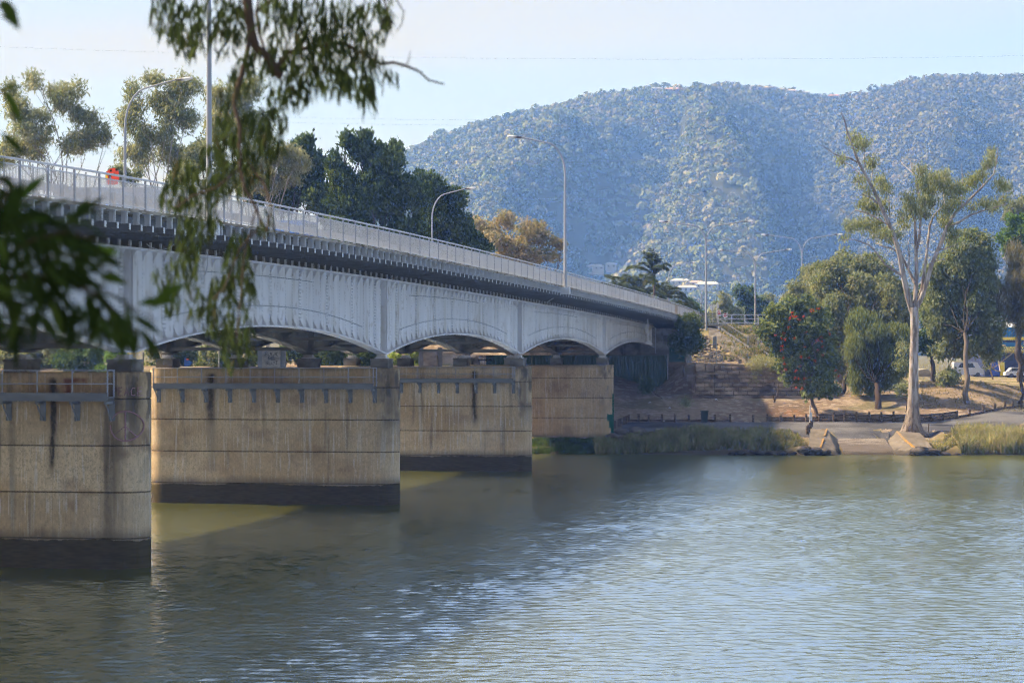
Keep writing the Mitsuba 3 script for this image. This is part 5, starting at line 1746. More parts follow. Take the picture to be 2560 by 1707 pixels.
sg_ = YG / FOC
tr = [P(2280, 1086, YG), P(2281, 1060, YG), P(2283, 1020, YG), P(2284, 930, YG), P(2286, 840, YG), P(2286, 790, YG), P(2284, 768, YG)]
put(f'{wg}__trunk', tube(tr, np.array([29, 22, 14.5, 11.5, 10.5, 10.5, 12]) * sg_, 16), 'gum_bark', smooth=True)
m = MB()
for a in np.linspace(-.9, 3.9, 8):
    d = np.array([math.cos(a), -abs(math.sin(a)) * .8, 0])
    b = tr[0] + d * 24 * sg_
    m.tube([b + d * .5 - [0, 0, .25], b + [0, 0, .25] - d * .12, tr[1] + d * .5 + [0, 0, .5]], [.28, .3, .12], 8)
m.put(f'{wg}__root_flare', 'gum_bark', smooth=60)
LIMBS = [([(965, 1500), (930, 1380), (900, 1240), (872, 1080), (832, 940), (762, 780), (702, 640), (640, 520), (562, 380), (510, 240), (480, 160), (455, 60), (430, 5)], 14, 1.6, -1.5),
         ([(885, 1230), (830, 1195), (762, 1150), (690, 1050), (640, 1000), (530, 962), (440, 965)], 6, 1.5, -3),
         ([(985, 1490), (990, 1400), (1000, 1200), (992, 950), (988, 800), (975, 700)], 12, 3, .5), ([(992, 1080), (1015, 980), (1028, 860), (1032, 700), (1010, 590), (990, 480), (962, 420), (948, 350)], 7, 1.3, 2.5),
         ([(990, 480), (935, 430), (900, 400), (875, 365)], 2.6, 1, 2.6), ([(985, 1290), (940, 1190), (890, 1090), (820, 1030), (740, 1012), (690, 985)], 7, 1.6, 2),
         ([(940, 1190), (945, 1080), (935, 1000), (955, 920)], 3.4, 1.2, 2), ([(990, 1500), (1040, 1330), (1065, 1150), (1085, 1000), (1098, 860), (1130, 780), (1210, 700), (1205, 600)], 9, 1.5, 3),
         ([(1000, 1470), (1040, 1390), (1070, 1300), (1112, 1150), (1180, 1000), (1230, 860), (1300, 750), (1400, 660), (1500, 560), (1580, 470), (1602, 380), (1612, 260)], 13, 1.2, -1), ([(1250, 862), (1320, 830), (1400, 780), (1500, 745), (1620, 712), (1690, 690)], 6, 1.5, -2),
         ([(1120, 1130), (1160, 1120), (1205, 1108)], 4, 1.6, -1), ([(1165, 1040), (1215, 1030), (1262, 1015), (1322, 985)], 4, 1.2, -2), ([(560, 385), (500, 350), (430, 338), (385, 320), (330, 280), (265, 240)], 4, 1, -2),
         ([(615, 505), (560, 460), (500, 400), (440, 375)], 3.6, 1.2, 1), ([(705, 690), (660, 650), (600, 625), (565, 625)], 4, 1.2, -2), ([(800, 860), (700, 800), (620, 760), (540, 740), (480, 790), (410, 710)], 4, 1, 2),
         ([(1090, 500), (1110, 440), (1100, 400)], 2.2, 1, 1), ([(800, 900), (795, 700), (790, 600)], 3, 1, 1), ([(660, 520), (668, 430), (650, 370)], 2.2, 1, 1), ([(610, 420), (606, 320), (600, 260)], 2.2, 1, -1),
         ([(1340, 700), (1345, 540), (1340, 390)], 1.6, .7, 1), ([(1500, 560), (1495, 430), (1460, 330)], 1.6, .7, 1), ([(1570, 720), (1640, 650), (1670, 590)], 2.2, 1, 0)]
for pts, ra, rb, dy in LIMBS:
    n = len(pts)
    q = np.array([cp(x, y, dy * i / (n - 1)) for i, (x, y) in enumerate(pts)])
    put(f'{wg}__limb', tube(q, np.linspace(ra, rb, n) * sg_ * .56, 8), 'gum_bark', smooth=True)
CL = [(520, 195, 40), (600, 245, 42), (545, 250, 25), (655, 370, 32), (440, 370, 28), (660, 400, 28), (735, 525, 46), (770, 590, 36), (560, 505, 30), (620, 690, 50), (680, 730, 48), (745, 700, 40), (490, 870, 38), (560, 850, 42), (620, 850, 42), (700, 840, 48), (700, 910, 44), (760, 920, 42), (800, 950, 34), (450, 950, 22),
      (940, 640, 36), (960, 710, 44), (980, 770, 38), (1040, 440, 42), (1040, 535, 50), (1090, 590, 58), (1060, 660, 48), (1150, 500, 50), (1220, 480, 46), (1210, 560, 50), (1265, 600, 48), (1330, 580, 44), (1380, 540, 46), (1440, 515, 44), (1300, 670, 48), (1250, 720, 50), (1205, 800, 40), (1240, 850, 40), (900, 780, 34), (900, 850, 34),
      (1110, 690, 40), (1060, 760, 40), (1540, 400, 38), (1565, 345, 30), (1500, 470, 34), (1570, 285, 26), (1620, 555, 42), (1680, 570, 32), (1520, 690, 42), (1580, 710, 42), (1655, 670, 36), (1420, 720, 28), (1290, 930, 42), (1240, 960, 36), (850, 930, 30), (640, 610, 24), (600, 560, 22)]
L3 = [(cp(x, y, rg.uniform(-2.2, 2.2)), (r / 2.4 * sg_, r / 2.4 * sg_, r / 2.4 * sg_ * .95)) for x, y, r in CL]
v, f, c, cl = crown_leaves(rg, L3, .30, .085, 1.25, [(.25, .285, .12), (.31, .335, .15), (.20, .235, .10), (.36, .37, .19)], droop=1.5, clump=.55, hollow=.15, per=14)
put(f'{wg}__crown', (v, f), 'leaf', color=c)
m = MB()
for (cn, r), q in zip(L3, cl):
    for t in q[:4]:
        m.tube(path(cn + [0, 0, -r[2] * .8], t, .1, rg, 4), [.035, .028, .02, .012], 4, cap=False)
m.put(f'{wg}__twigs', 'gum_bark', kind='stuff')


# palms
def palm(label, px, py, Y, n, reach, base=None, wind=-.5, seed=1, up=.6):
    rng = np.random.default_rng(seed)
    k = thing('palm_tree', label, 'palm tree', None)
    top = P(px, py, Y)
    b = np.array([top[0] + rng.uniform(-.6, .6), Y, 7.0])
    put(f'{k}__trunk', tube(path(b, top - [0, 0, .4], .02, rng, 8), np.linspace(.22, .13, 8), 9), 'timber', smooth=60)
    put(f'{k}__crown_shaft', tube([top - [0, 0, 1.1], top - [0, 0, .3], top + [0, 0, .2]], [.15, .17, .07], 9), 'leaf', smooth=True, color=np.tile([.12, .15, .05], (9 * 3 + 2, 1)))
    for i in range(n):
        a = i * 2.4 + rng.uniform(-.3, .3)
        h = np.array([math.cos(a), math.sin(a) * .9, 0]) + np.array([wind, 0, 0]) * .55
        el = up + rng.uniform(-.35, .5)
        ln = reach * rng.uniform(.8, 1.1)
        t = np.linspace(0, 1, 14)
        mid = top[None] + h[None] * (ln * t ** 1.05)[:, None] * math.cos(el) + np.array([0, 0, 1.0])[None] * (ln * (math.sin(el) * t * 1.25 - (.44 + .2 * rng.random()) * t ** 2.3))[:, None]
        m = MB()
        g = np.array([.085, .105, .034]) * rng.uniform(.7, 1.35)
        m.tube(mid, np.linspace(.05, .012, 14), 4, (.16, .16, .07), cap=False)
        cs = np.linspace(.12, 1, 34)
        base_ = np.stack([np.interp(cs, t, mid[:, j]) for j in range(3)], 1)
        tg = np.gradient(base_, axis=0)
        tg /= np.linalg.norm(tg, axis=1, keepdims=True)
        sd = np.cross(tg, [0, 0, 1.0])
        sd /= np.linalg.norm(sd, axis=1, keepdims=True) + 1e-9
        for s in (-1, 1):
            D = sd * s * .6 + tg * .55 + np.array([wind * .5, 0, -.4]) + rng.normal(0, .15, (34, 3))
            D /= np.linalg.norm(D, axis=1, keepdims=True)
            Lf = (.25 + .75 * np.sin(cs * 2.6)) * .22 * reach * rng.uniform(.8, 1.15, 34)
            v, f = rhombi(base_ + D * (Lf / 2)[:, None], D, np.cross(D, tg) / (np.linalg.norm(np.cross(D, tg), axis=1, keepdims=True) + 1e-9), Lf, .15)
            m.add(v, f, np.repeat(g * rng.uniform(.8, 1.25, (34, 1)), 4, 0))
        m.put(f'{k}__frond', 'leaf', color=True)


palm('tallest windblown palm tree above the end of the bridge railing', 1636, 690, 300, 18, 4.0, wind=-.55, seed=2, up=1.05)
palm('lower palm tree at the left of the palm group', 1548, 730, 305, 16, 3.8, wind=-.3, seed=3)
palm('palm tree in the middle of the group below the tallest palm', 1604, 728, 310, 17, 4.0, wind=-.3, seed=4)
palm('drooping palm tree beside the single lamp post', 1662, 745, 315, 17, 3.8, wind=-.2, seed=5)
palm('short dark palm tree at the right end of the palm group', 1690, 770, 320, 15, 3.2, wind=.1, seed=6)
palm('hidden palm tree low behind the railing between the others', 1578, 750, 308, 16, 3.6, wind=-.2, seed=7)

# reeds and grass along the water
def reeds(key, label, regions, n, seed, pal):
    rng = np.random.default_rng(seed)
    px = np.concatenate([rng.uniform(a, b, int(n * w)) for a, b, w, *_ in regions])
    yy = np.concatenate([rng.uniform(y0, y1, int(n * w)) for a, b, w, y0, y1, h in regions])
    hh = np.concatenate([np.full(int(n * w), h) for a, b, w, y0, y1, h in regions]) * rng.uniform(.55, 1.25, len(px))
    x = (px - 1280) * yy / FOC
    cl = meshkit.fbm(np.stack([x * .8, yy * .8, x * 0], -1), 3, seed)
    keep = rng.random(len(x)) < np.clip((cl - .28) * 3.2, .1, 1)
    tf = meshkit.noise(np.stack([x * 1.5, yy * 1.5, x * 0 + 4], -1), seed)
    x, yy, hh, cl, tf = x[keep], yy[keep], hh[keep] * (.45 + .6 * cl[keep] + .6 * tf[keep]), cl[keep], tf[keep]
    z = gz(x, yy)
    n = len(x)
    D = rng.normal(0, .22, (n, 3)) + np.array([.05, 0, 1.0])
    D /= np.linalg.norm(D, axis=1, keepdims=True)
    S = perp(D, rng)
    b = np.stack([x, yy, z - .05], 1)
    w = rng.uniform(.02, .055, n)[:, None]
    mid = b + D * hh[:, None] * .6
    tip = b + D * hh[:, None] + rng.normal(0, .16, (n, 3)) * hh[:, None] * np.array([1, 1, .3])
    v = np.stack([b - S * w, b + S * w, mid + S * w * .8, mid - S * w * .8, tip], 1).reshape(-1, 3)
    i = np.arange(n)[:, None] * 5
    f = np.hstack([i, i + 1, i + 2, i, i + 2, i + 3, i + 3, i + 2, i + 4]).reshape(-1, 3)
    pal = np.array(pal)
    col = pal[rng.integers(0, len(pal), n)] * rng.uniform(.75, 1.2, (n, 1)) * (.5 + 1.0 * tf[:, None])
    put(key, (v, f), 'leaf', color=np.repeat(col, 5, 0), label=label, cat=key.replace('_', ' '), kind='stuff')


DRY = [(.19, .20, .075), (.27, .235, .12), (.14, .17, .05), (.31, .26, .14), (.16, .18, .06)]
reeds('reeds', 'brownish green reeds along the water between the last pier and the boat ramp', [(1490, 1860, .5, 195.0, 199.5, .75), (1560, 1930, .22, 198, 203.0, .55), (1840, 1960, .12, 195.0, 199, .7), (1940, 2010, .05, 196, 201, .3), (1560, 1980, .11, 201, 204, .25)], 26000, 3, DRY)
reeds('reeds', 'sunlit yellow green reeds at the water right of the boat ramp', [(2400, 2620, .55, 193.8, 198.5, 1.15), (2380, 2620, .25, 197, 202, .9), (2330, 2420, .1, 196.5, 200, .45), (2480, 2620, .1, 201, 205, .75)], 24000, 4, [(.32, .31, .10), (.40, .35, .16), (.24, .26, .08), (.46, .39, .21)])
reeds('lawn_grass', 'short bright green grass on the wet bank behind the third pier', [(1330, 1540, 1.0, 195.5, 203, .22)], 14000, 5, [(.07, .11, .022), (.09, .13, .03), (.055, .085, .018)])
reeds('embankment_grass', 'green and straw coloured grass on the embankment by the stairs', [(1800, 2010, .6, 251, 262, .35), (1880, 2020, .4, 247, 254, .45)], 15000, 6, [(.13, .16, .04), (.30, .25, .13), (.36, .30, .18), (.10, .13, .03)])
reeds('dry_grass', 'thin dry grass on the flat under the trees at the right', [(2300, 2620, 1.0, 219, 250, .2)], 9000, 7, [(.30, .24, .13), (.24, .19, .10), (.18, .16, .07)])
# ---------------------------------------------------------------- rocks
def rock(label, px, py, r, seed, Y=None, sq=.62, group=None, name='rock'):
    rng = np.random.default_rng(seed)
    s = trimesh.creation.icosphere(3, 1.0)
    q = s.vertices
    d = .75 + .5 * meshkit.fbm(q * 1.3 + seed * 3.7, 3, seed)
    d = np.round(d * 9) / 9 * .35 + d * .65 + .16 * (meshkit.fbm(q * 4 + seed, 3, seed + 1) - .5)
    p = hit(px, py) if Y is None else P(px, py, Y)
    v = q * d[:, None] * r * np.array([1.15, .9, sq]) + p + [0, 0, r * .12]
    put(name, (v, s.faces), 'rock', smooth=25, label=label, cat='rock', group=group)


for i, (px, py, r, lab) in enumerate(((1590, 1082, .75, 'largest pale rock of the heap beside the last pier'), (1556, 1084, .6, 'rounded pale rock left of the largest in the heap'), (1530, 1096, .62, 'rock at the left end of the heap, against the last pier'),
                                      (1572, 1098, .5, 'rock low in the middle of the heap beside the last pier'), (1608, 1090, .35, 'small rock at the right end of the heap'), (1500, 1112, .5, 'dark rock among the grass at the foot of the last pier'))):
    rock(lab, px, py, r, 40 + i)
for i, (px, py, r) in enumerate(((1850, 1132, .34), (1872, 1135, .4), (1898, 1134, .36), (1922, 1136, .3), (1955, 1136, .38), (1980, 1134, .32), (1830, 1136, .28))):
    rock('low dark rock at the waterline below the reeds left of the boat ramp', px, py, r, 60 + i, 193.6, group='dark rocks along the waterline')
for i, (px, py, r, lab) in enumerate(((2010, 1126, .55, 'dark rock heaped at the foot of the left ramp wall'), (2038, 1128, .5, 'dark rock in front of the left ramp wall'), (2064, 1132, .42, 'dark rock at the right foot of the left ramp wall'), (2028, 1137, .45, 'dark rock lowest in the water below the left ramp wall'),
                                      (2300, 1134, .75, 'biggest dark rock at the foot of the right ramp wall'), (2330, 1134, .6, 'dark rock right of the biggest one below the right ramp wall'), (2362, 1140, .42, 'flat dark rock between the right ramp wall and the reeds'), (2392, 1142, .4, 'dark flat rock at the edge of the right reeds'))):
    rock(lab, px, py, r, 80 + i, 193.0)

# litter
for i, (px, py, lab) in enumerate(((1625, 1008, 'scrap of white paper on the dirt slope near the last pier'), (1660, 1054, 'white litter at the timber edging left of the bin'), (1675, 1022, 'pale scrap of litter low on the dirt slope'),
                                   (1791, 1000, 'white scrap of litter on the slope above the bin'), (1581, 1053, 'white litter beside the first timber posts'), (1783, 1114, 'white litter caught in the reeds'))):
    p = hit(px, py)
    m = MB()
    m.hull([p + np.array([x, y, z]) * .16 for x, y, z in ((-1, 0, .3), (.8, -.3, .25), (.4, .6, .5), (-.4, .5, .9), (.2, 0, 1.0), (0, -.4, .2))], (.62, .62, .6))
    m.put('litter', 'matt', color=True, label=lab, cat='litter')
p = hit(1640, 990)
m = MB()
m.tube([P(1632, 980, 219.5), P(1642, 987, 219), P(1656, 996, 218.2)], [.09, .08, .03], 6)
m.tube([P(1642, 987, 219), P(1650, 985, 219)], [.05, .02], 5)
m.put('fallen_branch', 'timber', smooth=60, label='fallen dead branch on the dirt slope below the grass tuft', cat='branch')
m = MB()
for pts in ([(1935, 1006), (1941, 990), (1946, 975), (1947, 950)], [(1936, 1000), (1932, 986)], [(1941, 990), (1952, 982), (1948, 972)]):
    b = hit(1932, 1006)
    m.tube(np.array([P(x, y, b[1]) for x, y in pts]), np.linspace(.09, .02, len(pts)), 6)
m.put('dead_sapling', 'timber', smooth=60, label='leafless crooked sapling in front of the stone wall', cat='tree')

# ---------------------------------------------------------------- shop, cars and fence at the right
YS = 345.0
sx = lambda px: (px - 1280) * YS / FOC
sz = lambda py: 7.4 + (906 - py) * YS / FOC
sh = thing('shop', 'blue and yellow shop with a white roof half hidden by trees at the right edge', 'shop')
BLUE, NAVY, YEL = lin(10, 110, 170), lin(26, 30, 110), lin(222, 196, 66)
m = MB()
m.box((sx(2462), YS, 5.4), (sx(2640), YS + 14, sz(815)), lin(30, 40, 80))
m.put(f'{sh}__wall', 'paint', color=True)
m = MB()
m.box((sx(2470), YS - .5, sz(842)), (sx(2640), YS - .02, sz(819)), BLUE)
m.put(f'{sh}__upper_panel', 'paint', color=True)
m = MB()
m.box((sx(2470), YS - .4, sz(850)), (sx(2640), YS - .02, sz(842.5)), YEL)
m.put(f'{sh}__yellow_band', 'paint', color=True)
m = MB()
m.box((sx(2470), YS - .4, sz(866.5)), (sx(2640), YS - .02, sz(856)), lin(14, 92, 140))
m.put(f'{sh}__lower_panel', 'paint', color=True)
m = MB()
m.box((sx(2470), YS - .6, sz(877)), (sx(2640), YS - .02, sz(867)), lin(240, 222, 110))
m.put(f'{sh}__sign_board', 'paint', color=True)
m = MB()
m.box((sx(2470), YS - .55, sz(883)), (sx(2640), YS - .02, sz(877.3)), lin(24, 26, 84))
m.put(f'{sh}__fascia', 'paint', color=True)
for txt, px, y0, h, c in (('BATHROOM', 2502, 875.5, .40, (.05, .05, .16)), ('KITCHEN SHOWROOM', 2491.5, 882.4, .27, tuple(YEL))):
    t = meshkit.text_mesh(txt, h, .02, True)
    v = np.stack([sx(px) + t.vertices[:, 0] * (1.0 if h > .3 else 1.0), YS - .62 - t.vertices[:, 2], sz(y0) + t.vertices[:, 1]], 1)
    m = MB()
    m.add(v, t.faces, c)
    m.put(f'{sh}__lettering', 'matt', color=True)
m = MB()
m.hull([(sx(2494), YS - .3, sz(818)), (sx(2640), YS - .3, sz(818)), (sx(2494), YS + 15, sz(818)), (sx(2640), YS + 15, sz(818)), (sx(2502), YS + 4, sz(796)), (sx(2517), YS + 4, sz(796)), (sx(2530), YS + 4, sz(805)), (sx(2640), YS + 6, sz(808))], lin(226, 228, 232))
m.put(f'{sh}__roof', 'paint', color=True)
for px in (2514, 2542, 2570):
    m = MB()
    m.box((sx(px), YS - .05, sz(901)), (sx(px + 18), YS - .01, sz(884)), (.01, .012, .03))
    m.put(f'{sh}__window', 'paint', color=True)
for px0, px1, c in ((2475, 2496, lin(40, 70, 160)), (2498, 2509, YEL)):
    m = MB()
    m.box((sx(px0), YS - .7, 5.5), (sx(px1), YS - .4, sz(905)), c)
    m.put(f'{sh}__low_sign', 'paint', color=True)


def car(name, label, c, L, W, H, col, cat, van=False, group=None, rot=0.0):
    k = thing(name, label, cat, group)
    cr, sr_ = math.cos(rot), math.sin(rot)
    fr = lambda q: np.stack([c[0] + q[:, 0] * cr - q[:, 1] * sr_, c[1] + q[:, 0] * sr_ + q[:, 1] * cr, c[2] + q[:, 2]], 1)
    prof = [(-.5, .22), (-.5, .55), (-.42, .60), (-.30, 1.0), (.16, 1.0), (.30, .62), (.47, .52), (.5, .4), (.5, .22)] if not van else [(-.5, .15), (-.5, .95), (-.46, 1.0), (.28, 1.0), (.40, .62), (.5, .5), (.5, .15)]
    a = np.array([(x * L, -W / 2, z * H) for x, z in prof])
    v = np.vstack([a, a * [1, -1, 1]])
    n = len(prof)
    # side faces by earcut-free fan from an inner point
    m = MB()
    inn = np.array([[0, -W / 2, .4 * H], [0, W / 2, .4 * H]])
    v = np.vstack([v, inn])
    f = []
    for i in range(n):
        j = (i + 1) % n
        f += [[i, j, 2 * n], [n + j, n + i, 2 * n + 1], [i, n + i, n + j], [i, n + j, j]]
    m.add(fr(v), np.array(f), col)
    m.put(f'{k}__body', 'paint', color=True)
    z0, z1 = (.62 * H, .93 * H)
    for s in (-1, 1):
        m = MB()
        y = s * (W / 2 + .006)
        q = [(-.27 * L, y, z1), (.13 * L, y, z1), (.22 * L, y, z0 + .02), (-.36 * L, y, z0 + .02)]
        m.add(fr(np.array(q)), [[0, 1, 2, 3]], (.015, .018, .022))
        m.put(f'{k}__window', 'paint', color=True)
    for x in (-.31, .31):
        for s in (-1, 1):
            p = fr(np.array([[x * L, s * (W / 2 - .1), .32], [x * L, s * (W / 2 + .02), .32]]))
            put(f'{k}__wheel', tube(p, .32, 12), 'asphalt', smooth=40)
    return k


car('parked_car', 'white car parked in front of the shop at the right edge', (sx(2535), YS - 4, g0(sx(2535), YS - 4)), 4.4, 1.75, 1.45, lin(190, 192, 196), 'car')
car('delivery_van', 'white van parked behind the dark broadleaf tree left of the shop', (sx(2412), YS - 2, g0(sx(2412), YS - 2)), 4.2, 1.9, 2.1, lin(176, 178, 184), 'van', van=True)
# fence and mound beyond the trees
wf = thing('mesh_fence', 'grey mesh fence in the distance right of the white gum trunk', 'fence')
Yf = 300.0
for i, px in enumerate(range(2296, 2362, 13)):
    x = (px - 1280) * Yf / FOC
    m = MB()
    m.tube([(x, Yf, g0(x, Yf)), (x, Yf, g0(x, Yf) + 1.9)], .035, 5)
    m.put(f'{wf}__post', 'galvanised', smooth=40)
wm = MB()
xa, xb = (2296 - 1280) * Yf / FOC, (2361 - 1280) * Yf / FOC
zf = g0(xa, Yf)
for x in np.arange(xa, xb, .16):
    wm.bar((x, Yf, zf + .05), (x, Yf, zf + 1.85), .014, .014)
for z in np.arange(.1, 1.9, .3):
    wm.bar((xa, Yf, zf + z), (xb, Yf, zf + z), .02, .02)
wm.put(f'{wf}__mesh', 'galvanised', kind='stuff')
m = MB()
Ym = 268.0
q = [P(2296, 925, Ym), P(2318, 922, Ym), P(2345, 942, Ym), P(2296, 942, Ym)]
m.hull(q + [p + [0, 6, 0] for p in q])
m.put('concrete_mound', 'concrete', label='sloping pale concrete culvert end beyond the white gum', cat='culvert')
m = MB()
pts = [P(2300, 946, 266), P(2380, 949, 262), P(2470, 950, 258), P(2580, 951, 254)]
v, n = [], 0
for p in pts:
    z = g0(p[0], p[1]) + .06
    v += [(p[0], p[1] - .9, z), (p[0], p[1] + .9, z)]
m.add(np.array(v), [[2 * i, 2 * i + 2, 2 * i + 3, 2 * i + 1] for i in range(3)])
m.put('footpath', 'concrete', kind='structure')
m = MB()
for h in (.35, .62):
    m.bar((sx(2470), 300, 5.4 + h), (sx(2620), 300, 5.4 + h), .06, .16)
for px in range(2470, 2600, 12):
    m.bar((sx(px), 300.1, 5.2), (sx(px), 300.1, 6.05), .1, .1)
m.put('road_barrier', 'galvanised', label='low grey road barrier in front of the shop', cat='barrier')

# ---------------------------------------------------------------- lamps and poles on the approach
for px, Y, tips, base_y, lab, sl in ((1765, 261, (1649, 1881), 802, 'double-armed street lamp at the end of the bridge parapet', 0), (1888, 327, (1794, 1975), 800, 'double-armed street lamp in the middle, with a concrete lower pole', 5.4), (2005, 290, (1899, 2100), 800, 'double-armed street lamp at the right, behind the flowering tree', 5.0)):
    x = (px - 1280) * Y / FOC
    z = g0(x, Y)
    ztop = 7.4 + (906 - {1765: 553, 1888: 624, 2005: 586}[px]) * Y / FOC
    reach = (tips[1] - tips[0]) / 2 * Y / FOC - .8
    street_lamp(lab, (x, Y, z - .1), ztop, [(np.array([-1, .12, 0]), reach), (np.array([1, -.12, 0]), reach)], r0=.12 if not sl else .11, sleeve=sl)
x, Y = (1671 - 1280) * 372 / FOC, 372
street_lamp('single-armed street lamp beside the palms, with a concrete lower pole', (x, Y, g0(x, Y)), 7.4 + 250 * 372 / FOC, [(np.array([1, -.15, 0]), 3.4)], sleeve=7.2)
x, Y = (1753 - 1280) * 465 / FOC, 465
street_lamp('faint distant single-armed street lamp behind the end of the parapet', (x, Y, g0(x, Y)), 7.4 + 199 * 465 / FOC, [(np.array([1, -.15, 0]), 5.0)], r0=.13)
x, Y = (1330 - 1280) * 520 / FOC, 520
street_lamp('distant street lamp showing only its white head through the yellow brown tree', (x, Y, 9), 7.4 + (906 - 592) * 520 / FOC, [(np.array([1, -.15, 0]), 2.6)], r0=.1)
x, Y = (1868 - 1280) * 480 / FOC, 480
street_lamp('distant street lamp low behind the small red signs', (x + 4.2, Y, 8), 7.4 + (906 - 763) * 480 / FOC, [(np.array([-1, -.15, 0]), 3.6)], r0=.1)
for px, y0, Y, lab in ((2089, 668, 300, 'weathered timber power pole rising above the olive trees'),):
    x = (px - 1280) * Y / FOC
    put('power_pole', tube([(x, Y, g0(x, Y)), (x, Y, P(px, y0, Y)[2])], [.2, .15], 9), 'timber', smooth=50, label=lab, cat='pole')

# power lines
def wire(label, pts, Y, r=.022):
    a = np.array(pts, float)
    q = np.array([P(x, y, Y) for x, y in a])
    t = np.linspace(0, 1, 40)
    cf = np.polyfit(a[:, 0], a[:, 1], min(2, len(a) - 1))
    xx = np.linspace(a[0, 0] - 900, a[-1, 0] + 900, 40)
    q = np.array([P(x, y, Y) for x, y in zip(xx, np.polyval(cf, xx))])
    put('power_line', tube(q, r * .42, 4), 'wire', label=label, cat='wire')


for pts, lab, Y in (([(0, 118), (600, 136), (1400, 148), (2560, 140)], 'topmost thin power line across the open sky', 420),
                    ([(230, 283), (1100, 299), (1700, 303), (2560, 291)], 'upper power line of the pair at the level of the hill crest', 440), ([(230, 293), (1100, 312), (1700, 317), (2560, 302)], 'lower power line of the pair at the level of the hill crest', 440),
                    ([(960, 397), (1500, 401), (2000, 400), (2560, 389)], 'upper power line of the pair across the middle of the hill', 440), ([(960, 405), (1500, 410), (2000, 410), (2560, 399)], 'lower power line of the pair across the middle of the hill', 440),
                    ([(1160, 494), (1700, 498), (2560, 488)], 'upper power line of the lowest pair across the hill', 440), ([(1160, 502), (1700, 507), (2560, 496)], 'lower power line of the lowest pair across the hill', 440)):
    wire(lab, pts, Y, .024 if Y == 420 else .026)

# ---------------------------------------------------------------- vehicles on the bridge
def on_deck(px, v):
    p = PV(px, 500, v)
    u, _ = uv_of(p)
    return u, float(rail(u)) - 1.03


u, z = on_deck(268, 9.0)
tk = thing('crane_truck', 'white truck behind the bridge railing carrying a folded orange red loader crane', 'truck')
fr = lambda q: B(q[:, 0], q[:, 1], q[:, 2])
wh = lin(206, 208, 210)
for key, lo, hi, c, nm in (('tray', (-3.6, -1.2, .9), (2.1, 1.2, 1.15), lin(120, 122, 126), 'tray'), ('cargo_body', (-3.5, -1.15, 1.152), (.3, 1.15, 2.35), wh, 'cargo_body'), ('cab', (2.2, -1.15, .6), (4.1, 1.15, 2.75), wh, 'cab')):
    m = MB()
    m.box(np.array(lo) + [u, 9.0, z], np.array(hi) + [u, 9.0, z], c, fr)
    m.put(f'{tk}__{nm}', 'paint', color=True)
for x in (-2.4, -1.3, 3.0):
    for s in (-1.05, 1.0):
        put(f'{tk}__wheel', tube([B(u + x, 9 + s, z + .48), B(u + x, 9 + s + .28, z + .48)], .48, 12), 'asphalt', smooth=40)
OR = lin(228, 72, 38)
Yc = PV(281, 440, 9.0)[1]
oc = [(266, 430), (275, 422), (284, 420), (292, 422), (297, 430), (298, 448), (294, 462), (268, 462), (265, 446)]
m = MB()
m.hull([P(x, y, Yc - .1) for x, y in oc] + [P(x, y, Yc + .12) for x, y in oc], OR)
cr = m.put(f'{tk}__loader_crane', 'paint', color=True)
m = MB()
for x, y, r in ((277, 427, .045), (291, 425, .05), (275, 442, .06), (286, 434, .02)):
    a = np.linspace(0, 6.283, 11)[:-1]
    c = P(x, y, Yc - .115)
    m.hull([c + [r * math.cos(t), d, r * 1.1 * math.sin(t)] for t in a for d in (-.01, .012)], (.02, .018, .018))
m.put(f'{cr}__pin_hole', 'matt', color=True)
m = MB()
m.hull([P(x, y, Yc - .2) for x, y in ((264, 436), (269, 440), (270, 446), (263, 446))] + [P(x, y, Yc + .02) for x, y in ((264, 436), (269, 440), (270, 446), (263, 446))], lin(236, 190, 40))
m.put(f'{cr}__yellow_arm', 'paint', color=True)
u, z = on_deck(735, 2.6)
d = BD
car('blue_car', 'blue car on the bridge glimpsed through the railing', B(u, 2.6, z), 4.5, 1.8, 1.42, lin(40, 92, 170), 'car', rot=math.pi / 2 - TH)

# ---------------------------------------------------------------- behind the arches: concrete blocks of the footway bridge on the far side
def pier_block(label, x0, x1, y0, y1, Y, side=11):
    k = thing('concrete_block', label, 'pier')
    a, b = P(x0, y1, Y), P(x1, y0, Y)
    m = MB()
    m.box((a[0], Y, a[2] - .6), (b[0], Y + 1.2, b[2]))
    m.put(f'{k}__body', 'old_shade_concrete')
    s = side * Y / FOC
    for xx in (a[0] - s - .02, b[0] + .02):
        m = MB()
        m.box((xx, Y + .15, a[2] - .6), (xx + s, Y + .9, b[2] + .25))
        m.put(f'{k}__column', 'dark_steel')
    return k, a, b


for x0, x1, Yb, lab in ((655, 701, 196, 'grey concrete block behind the second pier, with black hand-painted lettering'), (1058, 1094, 236, 'plain grey concrete block seen under the second arch')):
    k, a, b = pier_block(lab, x0, x1, 875, 918, Yb)
    if x0 == 655:
        rl = np.random.default_rng(2)
        for txt, px, py, h in (('FUCK', 661, 889.5, .30), ('ME', 669, 900.0, .26), ('SLUT', 663, 911.5, .27)):
            t = meshkit.text_mesh(txt, h, .012, True)
            w = t.vertices[:, 0].max()
            sc = ((694 - px) if len(txt) > 2 else 18) * Yb / FOC / w
            p = P(px, py, Yb - .015)
            v = np.stack([p[0] + t.vertices[:, 0] * sc, Yb - .004 - t.vertices[:, 2], p[2] + t.vertices[:, 1] + .02 * np.sin(t.vertices[:, 0] * 9)], 1)
            m = MB()
            m.add(v, t.faces, (.018, .018, .018))
            m.put(f'{k}__lettering', 'matt', color=True, label=f'black hand-painted word {txt}')
m = MB()
q = [P(469, y, 200) for y in (888, 918)]
p = P(469, 918, 200)
